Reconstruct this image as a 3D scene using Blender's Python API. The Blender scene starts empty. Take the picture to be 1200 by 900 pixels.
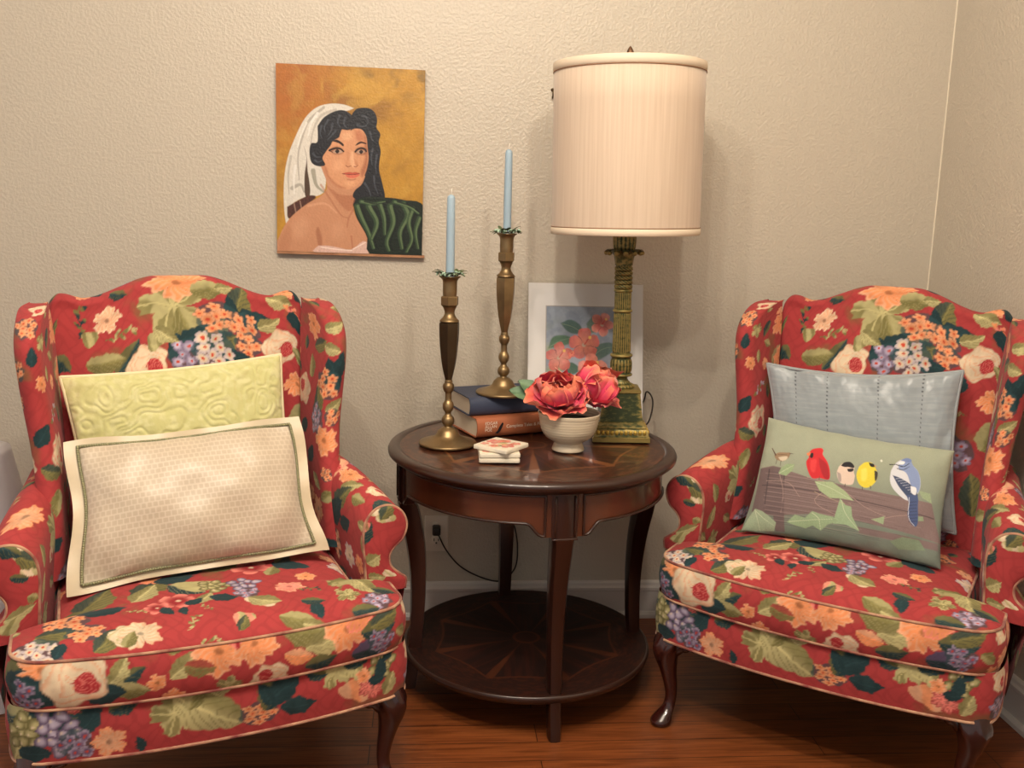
import bpy, math, random
import numpy as np
from mathutils import Matrix, Vector

# ------------------------------------------------------------------ camera, world, lights, exposure
SC = bpy.context.scene; COL = SC.collection
cd = bpy.data.cameras.new('camera'); cam = bpy.data.objects.new('camera', cd); COL.objects.link(cam)
cd.sensor_fit = 'HORIZONTAL'; cd.sensor_width = 36; cd.lens = 1145.3*36/1200; cd.clip_start = .05
def cam_matrix(loc, yaw, pitch, roll):
    fw = np.array([math.sin(yaw)*math.cos(pitch), math.cos(yaw)*math.cos(pitch), -math.sin(pitch)])
    r = np.array([math.cos(yaw), -math.sin(yaw), 0]); u = np.cross(r, fw); c, s = math.cos(roll), math.sin(roll)
    r, u = c*r+s*u, -s*r+c*u
    return Matrix([[r[i], u[i], -fw[i], loc[i]] for i in range(3)]+[[0, 0, 0, 1]])
cam.matrix_world = cam_matrix((-.27, -2.917, 1.3007), .0842, .1848, .0266); SC.camera = cam
SC.view_settings.view_transform = 'Standard'; SC.view_settings.look = 'None'; SC.view_settings.gamma = 1
SC.view_settings.use_curve_mapping = False; SC.view_settings.exposure = 0.0
W = bpy.data.worlds.new('room_ambient'); SC.world = W; W.use_nodes = True
W.node_tree.nodes['Background'].inputs[0].default_value = (1.0, .95, .89, 1); W.node_tree.nodes['Background'].inputs[1].default_value = .60
def bulb(name, loc, watts, col=(1, .90, .78), r=.035):
    l = bpy.data.lights.new(name, 'POINT'); l.energy = watts; l.color = col; l.shadow_soft_size = r
    o = bpy.data.objects.new(name, l); o.location = loc; COL.objects.link(o)
# the ceiling fixture hangs out of frame, above and in front of the table: several small warm bulbs
for p, w in (((-.70, -2.05, 2.50), 38), ((-.22, -1.70, 2.50), 33), ((-.30, -2.35, 2.50), 33), ((.20, -2.00, 2.50), 36)):
    bulb('ceiling_fixture_bulb', p, w)
# ------------------------------------------------------------------ blender helpers
random.seed(7)
def tag(o, label=None, cat=None, group=None, kind=None):
    for k, v in (('label', label), ('category', cat), ('group', group), ('kind', kind)):
        if v: o[k] = v
    return o
def empty(name, loc=(0, 0, 0), rz=0, label=None, cat=None, group=None):
    o = bpy.data.objects.new(name, None); o.location = loc; o.rotation_euler = (0, 0, rz); o.empty_display_size = .05; COL.objects.link(o)
    return tag(o, label, cat, group)
class MB:
    """collects pieces of geometry; build() links them as one mesh object"""
    def __init__(s): s.v, s.f, s.c, s.n = [], [], [], 0
    def add(s, v, f, col=None):
        v = np.asarray(v, float).reshape(-1, 3); s.v.append(v); s.f.append([[i+s.n for i in q] for q in f] if not isinstance(f, np.ndarray) else f+s.n); s.n += len(v)
        if col is not None: s.c.append(np.asarray(col, float).reshape(-1, 3))
        return s
    def grid(s, G, col=None, cu=False, cv=False):
        nv, nu = G.shape[:2]; I = np.arange(nv*nu).reshape(nv, nu)
        if cu: I = np.concatenate([I, I[:, :1]], 1)
        if cv: I = np.concatenate([I, I[:1]], 0)
        return s.add(G, np.stack([I[:-1, :-1], I[:-1, 1:], I[1:, 1:], I[1:, :-1]], -1).reshape(-1, 4), col)
    def box(s, x0, x1, y0, y1, z0, z1, b=.0):
        if b <= 0:
            v = [(x, y, z) for x in (x0, x1) for y in (y0, y1) for z in (z0, z1)]
            return s.add(v, [(0, 1, 3, 2), (4, 6, 7, 5), (0, 4, 5, 1), (2, 3, 7, 6), (0, 2, 6, 4), (1, 5, 7, 3)])
        def ring(d, z): return [(x0+b*.3+d, y0+d, z), (x0+d, y0+b*.3+d, z)][:0]+[(x0+d+b, y0+d, z), (x1-d-b, y0+d, z), (x1-d, y0+d+b, z), (x1-d, y1-d-b, z), (x1-d-b, y1-d, z), (x0+d+b, y1-d, z), (x0+d, y1-d-b, z), (x0+d, y0+d+b, z)]
        R = np.array([ring(b, z0), ring(b*.3, z0+b*.3), ring(0, z0+b), ring(0, z1-b), ring(b*.3, z1-b*.3), ring(b, z1)])
        n0 = s.n; s.grid(R, cu=True); s.f.append([[n0+i for i in range(7, -1, -1)], [n0+40+i for i in range(8)]]); return s
    def lathe(s, prof, n=48, c=(0, 0), amp=None, facets=0):
        t = np.arange(n)*2*math.pi/n; G = np.zeros((len(prof), n, 3))
        for i, p in enumerate(prof):
            r = p[0]*(1+(amp(t, p[1]) if amp else 0)); G[i] = np.stack([c[0]+r*np.cos(t), c[1]+r*np.sin(t), p[1]+0*t], 1)
        return s.grid(G, cu=True)
    def tube(s, P, r, n=8, closed=False, cap=True):
        P = np.asarray(P, float); m = len(P); r = np.broadcast_to(np.asarray(r, float), (m,))
        T = np.roll(P, -1, 0)-np.roll(P, 1, 0) if closed else np.gradient(P, axis=0); T /= np.linalg.norm(T, axis=1)[:, None]+1e-12
        a = np.cross(T[0], (0, 0, 1)); a = np.cross(T[0], (1, 0, 0)) if np.linalg.norm(a) < .1 else a; a /= np.linalg.norm(a)
        G = np.zeros((m, n, 3)); t = np.arange(n)*2*math.pi/n
        for i in range(m):
            a = a-T[i]*(a@T[i]); a /= np.linalg.norm(a)+1e-12; b = np.cross(T[i], a)
            G[i] = P[i]+r[i]*(np.cos(t)[:, None]*a+np.sin(t)[:, None]*b)
        n0 = s.n; s.grid(G, cu=True, cv=closed)
        if cap and not closed: s.f.append([[n0+i for i in range(n-1, -1, -1)], [n0+(m-1)*n+i for i in range(n)]])
        return s
    def ball(s, c, r, n=10, sq=(1, 1, 1)):
        t = np.linspace(.001, math.pi-.001, n); p = np.arange(n*2)*math.pi/n
        G = np.stack([np.outer(np.sin(t), np.cos(p)), np.outer(np.sin(t), np.sin(p)), np.outer(np.cos(t), 1+0*p)], -1)*r*np.array(sq)+np.array(c)
        return s.grid(G[::-1], cu=True)
    def build(s, name, mat, parent=None, smooth=True, sharp=None):
        me = bpy.data.meshes.new(name); V = np.concatenate(s.v).astype(np.float32)
        quads = [f for f in s.f if isinstance(f, np.ndarray)]; rest = [q for f in s.f if not isinstance(f, np.ndarray) for q in f]
        Q = np.concatenate(quads) if quads else np.zeros((0, 4), int)
        tot = np.concatenate([np.full(len(Q), 4), np.array([len(q) for q in rest], int)]).astype(np.int32)
        li = np.concatenate([Q.ravel(), np.array([i for q in rest for i in q], int)]).astype(np.int32)
        me.vertices.add(len(V)); me.vertices.foreach_set('co', V.ravel()); me.loops.add(len(li)); me.loops.foreach_set('vertex_index', li)
        me.polygons.add(len(tot)); me.polygons.foreach_set('loop_start', np.concatenate([[0], np.cumsum(tot)[:-1]]).astype(np.int32)); me.polygons.foreach_set('loop_total', tot)
        me.polygons.foreach_set('use_smooth', np.full(len(tot), smooth)); me.update(calc_edges=True)
        if s.c:
            c = np.concatenate(s.c); at = me.color_attributes.new('Print', 'FLOAT_COLOR', 'POINT')
            at.data.foreach_set('color', np.concatenate([c, np.ones((len(c), 1))], 1).astype(np.float32).ravel())
        if sharp and smooth: me.set_sharp_from_angle(angle=math.radians(sharp))
        me.materials.append(mat); o = bpy.data.objects.new(name, me); COL.objects.link(o)
        if parent: o.parent = parent
        return o
def M(name, rgb=None, rough=.5, metal=0, coat=0, sheen=0, spec=None, attr=False, bump=None, vary=None, trans=0, sss=0, crough=.05):
    """rgb in sRGB 0-255; bump: list of (kind, scale, strength); vary: (scale, rgb2, amount, stretch)"""
    m = bpy.data.materials.new(name); m.use_nodes = True; nt = m.node_tree; N, L = nt.nodes, nt.links; b = N['Principled BSDF']
    b.inputs['Roughness'].default_value = rough; b.inputs['Metallic'].default_value = metal; b.inputs['Coat Weight'].default_value = coat
    b.inputs['Coat Roughness'].default_value = crough; b.inputs['Sheen Weight'].default_value = sheen; b.inputs['Transmission Weight'].default_value = trans
    if spec is not None: b.inputs['Specular IOR Level'].default_value = spec
    tc = N.new('ShaderNodeTexCoord'); src = None
    if rgb is not None: b.inputs['Base Color'].default_value = tuple(lin(rgb))+(1,)
    if attr:
        a = N.new('ShaderNodeAttribute'); a.attribute_name = 'Print'; src = a.outputs['Color']; L.new(src, b.inputs['Base Color'])
    if vary:
        mp = N.new('ShaderNodeMapping'); mp.inputs['Scale'].default_value = vary[3] if len(vary) > 3 else (1, 1, 1); L.new(tc.outputs['Object'], mp.inputs[0])
        t = N.new('ShaderNodeTexNoise'); t.inputs['Scale'].default_value = vary[0]; t.inputs['Detail'].default_value = 5; L.new(mp.outputs[0], t.inputs['Vector'])
        cr = N.new('ShaderNodeValToRGB'); cr.color_ramp.elements[0].position = .35; cr.color_ramp.elements[1].position = .65
        cr.color_ramp.elements[0].color = tuple(lin(rgb))+(1,); cr.color_ramp.elements[1].color = tuple(lin(vary[1])*vary[2]+lin(rgb)*(1-vary[2]))+(1,)
        L.new(t.outputs['Fac'], cr.inputs[0]); L.new(cr.outputs[0], b.inputs['Base Color'])
    h = None
    for kind, scale, st in (bump or []):
        if kind == 'noise': t = N.new('ShaderNodeTexNoise'); t.inputs['Detail'].default_value = 3; out = t.outputs['Fac']
        elif kind == 'voronoi': t = N.new('ShaderNodeTexVoronoi'); t.feature = 'SMOOTH_F1'; out = t.outputs['Distance']
        else: t = N.new('ShaderNodeTexWave'); t.bands_direction = kind; out = t.outputs['Fac']
        t.inputs['Scale'].default_value = scale; L.new(tc.outputs['Object'], t.inputs['Vector'])
        bp = N.new('ShaderNodeBump'); bp.inputs['Strength'].default_value = st; bp.inputs['Distance'].default_value = .004; L.new(out, bp.inputs['Height'])
        if h: L.new(h, bp.inputs['Normal'])
        h = bp.outputs['Normal']
    if h: L.new(h, b.inputs['Normal'])
    return m
def copy_tree(o, parent=None):
    c = o.copy(); COL.objects.link(c); c.parent = parent
    for ch in list(o.children): copy_tree(ch, c)
    return c
# ------------------------------------------------------------------ numpy helpers
def spl(pts, n):
    """Catmull-Rom through control points, n samples spread evenly along the curve."""
    p = np.asarray(pts, float)
    q = np.concatenate([[2*p[0]-p[1]], p, [2*p[-1]-p[-2]]])
    t = np.linspace(0, len(p)-1, max(n*3, 60)); i = np.minimum(t.astype(int), len(p)-2); f = (t-i)[:, None]
    sh = p.shape[1:]; q = q.reshape(len(q), -1)
    a, b, c, d = q[i], q[i+1], q[i+2], q[i+3]
    r = .5*(2*b+(c-a)*f+(2*a-5*b+4*c-d)*f**2+(3*b-a-3*c+d)*f**3)
    L = np.concatenate([[0], np.cumsum(np.sqrt(((r[1:]-r[:-1])**2).sum(1)))])
    s = np.linspace(0, L[-1], n)
    return np.stack([np.interp(s, L, r[:, k]) for k in range(r.shape[1])], 1).reshape((n,)+sh)
def uvs(G):
    """physical coordinates (metres) of a grid G[v, u, 3], centred across u"""
    du = np.sqrt(((G[:, 1:]-G[:, :-1])**2).sum(-1)); U = np.concatenate([np.zeros((G.shape[0], 1)), np.cumsum(du, 1)], 1)
    U = U-U[:, U.shape[1]//2][:, None]
    m = G[:, G.shape[1]//2]; V = np.concatenate([[0], np.cumsum(np.sqrt(((m[1:]-m[:-1])**2).sum(-1)))])
    return U, np.repeat(V[:, None], G.shape[1], 1)
def sm(a, b, x):
    t = np.clip((x-a)/(b-a), 0, 1); return t*t*(3-2*t)
def hsh(i, j, k=0):
    h = np.sin(i*127.1+j*311.7+k*74.7)*43758.5453; return h-np.floor(h)
def vnoise(x, y, k=0):
    i, j = np.floor(x), np.floor(y); f, g = x-i, y-j; f = f*f*(3-2*f); g = g*g*(3-2*g)
    return (hsh(i, j, k)*(1-f)+hsh(i+1, j, k)*f)*(1-g)+(hsh(i, j+1, k)*(1-f)+hsh(i+1, j+1, k)*f)*g
def fbm(x, y, k=0, o=4):
    return sum(vnoise(x*2**i, y*2**i, k+i)/2**(i+1) for i in range(o))

# ------------------------------------------------------------------ the wing chair, as grids of points (local: front is -y)
YF = lambda z: .115+.12*(z-.42)/.67               # front face of the back
def crown(x):                                      # height of the back's top outline
    a = np.abs(x); return 1.100-.052*sm(.05, .225, a)+.012*sm(.215, .265, a)-.030*np.clip((a-.268)/.029, 0, 1)**2
def grid_back(nu, nv):
    s = np.linspace(-1, 1, nu); G = np.zeros((nv, nu, 3))
    for i, a in enumerate(s):
        x = a*.297; zt = crown(x); e = np.sqrt(max(0, 1-abs(a)**14)); th = .075*e+.004
        f = lambda z, d=0: (x*(.95+.05*(z-.42)/.6), YF(z)+d+.02*abs(a)**3-.018*math.cos(a*1.57)*math.sin(min(1, (z-.42)/.6)*3.1), z)
        ym = YF(zt)+.04
        c = [f(.40), f(.52), f(.64), f(.76), f(.88), f(zt-.09), f(zt-.035), (x, ym-.45*th, zt-.008), (x, ym, zt), (x, ym+.45*th, zt-.012), (x, ym+.5*th+.005, zt-.05), (x, .30, .80), (x, .28, .35)]
        G[:, i] = spl(c, nv)
    return G
def grid_wing(sd, nu, nv):                         # u: inner seam -> rolled front edge -> outer back
    F = np.array([(.290, -.03, .47), (.288, -.015, .58), (.289, .02, .68), (.296, .04, .76), (.306, .045, .84), (.313, .042, .92), (.315, .055, .975), (.310, .09, 1.015), (.303, .15, 1.038), (.300, .21, 1.045)])
    S = np.array([(.268, .15, .47), (.270, .16, .58), (.272, .17, .68), (.275, .18, .76), (.278, .19, .84), (.281, .20, .92), (.284, .21, .97), (.288, .22, 1.01), (.292, .23, 1.035), (.295, .25, 1.045)])
    B = S*[1, 1, 1]+np.array([.045, .075, 0]); B[-3:, 0] -= .022; B[-3:, 2] -= (.012, .025, .045); B[-2:, 1] -= .02
    rows = []
    for f, s, b in zip(F, S, B):
        d = f-s; L = np.linalg.norm(d[:2])+1e-6; d = d/np.linalg.norm(d); n = np.cross(d, (0, 0, 1)); n = n/np.linalg.norm(n)
        if n[0] < 0: n = -n
        r = .024*min(1, L/.06)
        rows.append([s, s+(f-s)*.35-n*.002, s+(f-s)*.75-n*.004, f-n*.003, f+d*r*.8+n*r*.35, f+d*r+n*r, f+d*r*.55+n*r*1.75, f+n*r*2.0-d*.01, f+(b-f)*.4+n*.022, b])
    R = spl(np.array(rows), nv)
    G = np.stack([spl(r, nu) for r in R]); G[..., 0] *= sd
    return G if sd > 0 else G[:, ::-1]
AF = np.array([(.335, .36), (.338, .42), (.334, .49), (.331, .545), (.338, .583), (.362, .609), (.394, .613), (.421, .596), (.433, .565), (.424, .533), (.403, .513), (.392, .493), (.396, .467), (.418, .446), (.432, .434), (.430, .41), (.416, .32), (.402, .232)])
AB = np.array([(.285, .36), (.280, .42), (.272, .51), (.268, .59), (.276, .645), (.296, .672), (.322, .676), (.345, .660), (.357, .63), (.355, .59), (.350, .56), (.347, .53), (.346, .50), (.346, .46), (.346, .43), (.346, .40), (.346, .32), (.346, .232)])
def grid_arm(sd, nu, nv):                          # u: round the scroll; v: front to back
    rows = []
    for t, y in ((0, -.205), (.12, -.15), (.32, -.08), (.58, .0), (.82, .09), (1, .2)):
        p = AF*(1-t)+AB*t
        rows.append(np.stack([p[:, 0], np.full(len(p), y), p[:, 1]+.012*math.sin(t*3.1)*(p[:, 1] > .5)], 1))
    R = spl(np.array(rows), nv)
    G = np.stack([spl(r, nu) for r in R]); G[..., 0] *= sd
    return G if sd > 0 else G[:, ::-1]
def scroll_edge(sd, n, y=-.205):
    p = spl(AF[1:16], n); return np.stack([p[:, 0]*sd, np.full(n, y), p[:, 1]], 1)
def grid_scroll(sd, nu, nv):
    e = scroll_edge(sd, 2*nv, -.207); a, b = e[:nv], e[::-1][:nv]
    if sd < 0: a, b = b, a
    s = np.linspace(0, 1, nu)[None, :, None]
    G = a[:, None]*(1-s)+b[:, None]*s; G[..., 1] -= .012*(4*s*(1-s))[..., 0]**.5
    return G
def halfw(y):                                      # half width of the T-shaped cushion at depth y
    w = .300+(.384-.300)*(1-sm(-.235, -.195, y)); d = np.clip(y+.36, 0, .055)
    return w-.055+np.sqrt(np.maximum(0, .055**2-(.055-d)**2))
def bow(s): return -.050*(1-np.abs(s)**2.2)
def grid_seat(nu, nv):
    s = np.linspace(-1, 1, nu)[None]; t = np.linspace(0, 1, nv)[:, None]
    y0 = -.36+.53*t**1.15; x = s*halfw(y0); y = y0+bow(x/.384)*(1-sm(0, 1, t))
    z = .437+.036*((1-np.abs(s)**4)*(1-np.abs(2*t-1)**4))**.7+0*x
    return np.stack([x, y, z], -1)
def seat_outline():
    G = grid_seat(61, 81); L, R = G[::-1, 0], G[:, -1]
    o = np.concatenate([L[10:], G[0, 1:-1], R[:-10]]); o[:, 2] = 0; return o
def loft(outline, prof, n):
    """outline (xy), prof: list of (outward offset, z)"""
    o = spl(outline, n); t = np.gradient(o[:, :2], axis=0); t /= np.linalg.norm(t, axis=1)[:, None]+1e-9
    nrm = np.stack([t[:, 1], -t[:, 0]], 1)
    if (nrm[n//2][1]) > 0: nrm = -nrm
    return np.stack([np.concatenate([o[:, :2]+nrm*d, np.full((n, 1), z)], 1) for d, z in prof])
def grid_border(nu, nv):
    t = np.linspace(0, 1, nv); return loft(seat_outline(), [(.013*math.sin(math.pi*a)**.7, .340+.097*a) for a in t], nu)
def grid_apron(nu, nv):
    x = np.linspace(-1, 1, 41); f = np.stack([x*.345, -.362+bow(x*.345/.384)*.9, 0*x], 1)
    L = [(-.346, .26, 0), (-.348, .1, 0), (-.365, -.05, 0), (-.397, -.19, 0), (-.401, -.28, 0), (-.392, -.335, 0), (-.372, -.358, 0)]
    o = np.concatenate([L, f, [(-a, b, 0) for a, b, _ in L[::-1]]])
    t = np.linspace(0, 1, nv); return loft(o, [(-.004+.006*math.sin(math.pi*a), .231+.114*a) for a in t], nu)
CHAIRS = [((-.800, -.704), .343), ((.822, -.578), -.630)]
# ------------------------------------------------------------------ textile printing: colours per vertex, laid out in the cloth's own coordinates
def lin(c):
    c = np.asarray(c, float)/255.; return np.where(c <= .04045, c/12.92, ((c+.055)/1.055)**2.4)
def mixc(A, B, m): return A*(1-m[..., None])+B*m[..., None]
RED, SAGE, OLIVE, DARK, ORANGE, PEACH, CREAM, LAV, PURP, PINK, WINE = map(lin, ((166, 60, 61), (174, 166, 118), (116, 110, 66), (34, 58, 62), (224, 142, 94), (218, 166, 132), (216, 196, 166), (176, 166, 186), (104, 84, 116), (228, 132, 120), (150, 40, 46)))
COLS = dict(r=RED, s=SAGE, o=OLIVE, d=DARK, g=ORANGE, p=PEACH, c=CREAM, l=LAV, u=PURP, k=PINK, w=WINE)
def red_ground(U, V):
    q = np.sin(U*95+2.2*np.sin(V*60))*np.sin(V*80+2.0*np.sin(U*70)); m = sm(.15, .3, np.abs(q))*(.4+.6*vnoise(U*25, V*25))
    g = mixc(RED*.90+0*U[..., None], RED*1.08, m)*(1.02-.16*(fbm(U*14, V*14)[..., None])); return mixc(g, OLIVE*.8, sm(.60, .74, fbm(U*11+3, V*11, 30))*.55)
def motif(kind, x, y, r, a, c, RGB, seed):
    """x, y: coordinates around the motif centre in units of its size"""
    wx, wy = .16*(vnoise(x*2.6+seed, y*2.6, 5)-.5), .16*(vnoise(x*2.6, y*2.6+seed, 8)-.5); x, y = x+wx+.05*(vnoise(x*8, y*8, 2)-.5), y+wy+.05*(vnoise(x*8, y*8, 4)-.5)
    th = np.arctan2(y, x); R = np.hypot(x, y); c1 = COLS[c[0]]; c2 = COLS[c[1]]
    e = .035
    if kind == 'leaf':                             # pointed leaf along +x, -1..1
        t = np.clip((x+1)/2, 0, 1); w = .52*np.sin(np.pi*t**.8)**.85*(1+.14*np.abs(np.sin(t*17)))
        m = 1-sm(-e, e, np.abs(y+.1*np.sin(t*3))-w); m = m*(x > -1)*(x < 1)
        vein = 1-sm(.02, .05, np.abs(y+.1*np.sin(t*3))); side = sm(.55, .9, np.sin((t*1.1-np.abs(y)*.9)*34))
        col = mixc(c1+0*x[..., None], c2, sm(-.1, .1, y)*.75); col = mixc(col, c2*.8, side*.45); col = mixc(col, c1*1.35, vein*.8)
    elif kind == 'big':                            # broad lobed leaf
        lob = np.abs(np.cos(2.5*(th-.2)))**.7; rr = .48+.44*lob+.05*np.sin(th*19)
        m = 1-sm(-e, e, R-rr); vein = 1-sm(.03, .08, np.abs(np.sin(2.5*(th-.2)))*R*.8)
        sh = vnoise(x*2.2+seed, y*2.2); col = mixc(c1+0*x[..., None], c2, sm(.42, .62, sh+.25*np.sin(th*5))*.8)
        col = mixc(col, c1*1.3, vein*.7)
    elif kind == 'rose':
        rr = .93+.07*np.cos(5*th+seed)+.04*np.cos(9*th); m = 1-sm(-e, e, R-rr)
        f = R*3.0+.75*np.abs(np.cos(1.5*th+seed+R*3)); b = f-np.floor(f); col = mixc(c1+0*x[..., None], c2, sm(.55, 1, b)*.9)
        hx, hy = x-.34, y+.12; h = np.hypot(hx, hy*1.1); g = h*8+np.arctan2(hy, hx)*1.0; gb = g-np.floor(g)
        hm = 1-sm(.36, .42, h+.04*np.cos(4*th)); col = mixc(col, mixc(WINE*1.3+0*x[..., None], PINK, sm(.4, .9, gb)*.6), hm)
        col = mixc(col, c2*.55, sm(rr-.07, rr, R)*.6)
    elif kind == 'ruf':                            # ruffled open blossom
        k = 2.5; p = np.abs(np.cos(k*th+seed)); rr = .60+.34*p**.6+.07*np.sin(13*th+seed*3)
        m = 1-sm(-e, e, R-rr); ray = .5+.5*np.sin(th*16+3*np.sin(R*6)+seed)
        col = mixc(c1+0*x[..., None], c2, sm(.35, .95, ray*(.5+R*.7))*.7); col = mixc(col, c1*.55, (1-sm(.0, .10, p))*sm(.15, .4, R)*.8)
        col = mixc(col, c1*.5, (1-sm(.10, .2, R))); col = mixc(col, c2*1.15, sm(rr-.14, rr-.05, R)*.6)
    elif kind == 'clu':                            # head of many small florets
        m = 1-sm(-.03, .05, R-.93-.07*np.cos(7*th+seed)); col = COLS['d']*1.6+0*x[..., None]
        n = max(5, int(a)); mm = 0*x
        for i in range(n):
            rr = math.sqrt((i+.5)/n)*.82; t = i*2.4+seed; fx, fy = x-rr*math.cos(t), y-rr*math.sin(t); s = .95/math.sqrt(n)
            fr = np.hypot(fx, fy)/s; ft = np.arctan2(fy, fx); pr = .62+.36*np.abs(np.cos(2.5*ft+i)); k = 1-sm(-.08, .08, fr-pr)
            fc = mixc(c1*(.8+.35*hsh(i, seed))+0*x[..., None], c2, sm(.3, .8, fr)*.7); fc = mixc(fc, lin((190, 70, 50)), 1-sm(.16, .28, fr))
            fc = mixc(fc, c1*.4, sm(pr-.16, pr, fr)*.55); col = mixc(col, fc, k); mm = np.maximum(mm, k)
        m = np.maximum(m*.75, mm)
    elif kind == 'gra':
        m = 0*x; col = COLS['o']*.6+0*x[..., None]; n = max(5, int(a))
        for i in range(n):
            rr = math.sqrt((i+.3)/n)*.75; t = i*2.4+seed; fx, fy = x-rr*math.cos(t), y-rr*math.sin(t); s = .85/math.sqrt(n)
            fr = np.hypot(fx, fy)/s; k = 1-sm(.92, 1.04, fr)
            fc = mixc(c1+0*x[..., None], c2*.7, sm(.2, 1, fr)); fc = mixc(fc, CREAM, (1-sm(.1, .3, np.hypot(fx/s+.3, fy/s-.3)))*.8)
            col = mixc(col, fc, k); m = np.maximum(m, k)
    elif kind == 'bud':
        rr = .8+.12*np.cos(3*th+seed); m = 1-sm(-e, e, R-rr); b = .5+.5*np.sin(x*6+2*y+seed)
        col = mixc(c1+0*x[..., None], c2, sm(.3, .8, b)*.8)
    elif kind == 'spr':                            # sprig: stem with paired leaflets
        t = (x+1)/2; m = (1-sm(.02, .07, np.abs(y-.15*np.sin(x*3))))*(np.abs(x) < 1)
        for i in range(5):
            cx, sg = -.7+i*.35, 1 if i % 2 else -1; lx, ly = (x-cx)*.7+sg*(y)*.7, -(x-cx)*.7*sg+(y)*.7
            q = np.hypot((lx-.22)/.27, (ly)/.12) if sg > 0 else np.hypot((lx-.22)/.27, ly/.12)
            m = np.maximum(m, 1-sm(.85, 1.1, q))
        col = mixc(c1+0*x[..., None], c2, sm(.3, .7, vnoise(x*3, y*3)))
    else:                                          # pansy: five round petals with a dark eye
        p = np.abs(np.cos(2.5*th+seed)); rr = .55+.4*np.sqrt(p); m = 1-sm(-e, e, R-rr)
        col = mixc(c1+0*x[..., None], c2, sm(.3, .9, R)); col = mixc(col, COLS['w']*.5, (1-sm(.02, .14, p))*sm(.1, .3, R)*.8)
        col = mixc(col, CREAM*.9, (1-sm(.08, .16, R)))
    n = (.86+.16*vnoise(x*9+seed, y*9))*(.84+.38*vnoise(x*2+seed, y*2, 7))
    return mixc(RGB, np.clip(col*n[..., None], 0, 1), m)
def scatter(U, V, placed, step, seed):
    """fills the open ground of a panel with smaller sprays, clear of the flowers already placed"""
    rnd = random.Random(seed); out = []; kinds = [('leaf', 'do'), ('leaf', 'so'), ('leaf', 'dd'), ('ruf', 'gp'), ('big', 'so'), ('clu', 'gp'), ('leaf', 'os'), ('rose', 'cp'), ('spr', 'os'), ('clu', 'lu'), ('ruf', 'pg'), ('leaf', 'od')]
    for _ in range(700):
        u, v = rnd.uniform(U.min(), U.max()), rnd.uniform(V.min(), V.max()); k, c = kinds[rnd.randrange(len(kinds))]; r = rnd.uniform(.018, .034)*(1.25 if k in ('rose', 'big') else 1)
        if all(math.hypot(u-m[1], v-m[2]) > (m[3]+r)*step for m in placed+out): out.append((k, u, v, r, 1, rnd.randrange(360), 8, c))
    return out
def print_cloth(U, V, motifs, ground=None):
    RGB = red_ground(U, V) if ground is None else ground
    sh = U.shape; U, V, RGB = U.ravel(), V.ravel(), RGB.reshape(-1, 3)
    for i, (kind, u, v, r, asp, ang, a, c) in enumerate(motifs):
        R = r*1.15*max(1, asp); k = np.nonzero((np.abs(U-u) < R) & (np.abs(V-v) < R))[0]
        if not len(k): continue
        ca, sa = math.cos(math.radians(ang)), math.sin(math.radians(ang)); dx, dy = U[k]-u, V[k]-v
        x, y = (dx*ca+dy*sa)/r, (-dx*sa+dy*ca)/(r/asp if asp > 1 else r*asp if asp < 1 else r)
        if asp > 1: x = x/1.0
        RGB[k] = motif(kind, x, y, r, a, c, RGB[k], i*1.37)
    return RGB.reshape(sh+(3,))
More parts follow.
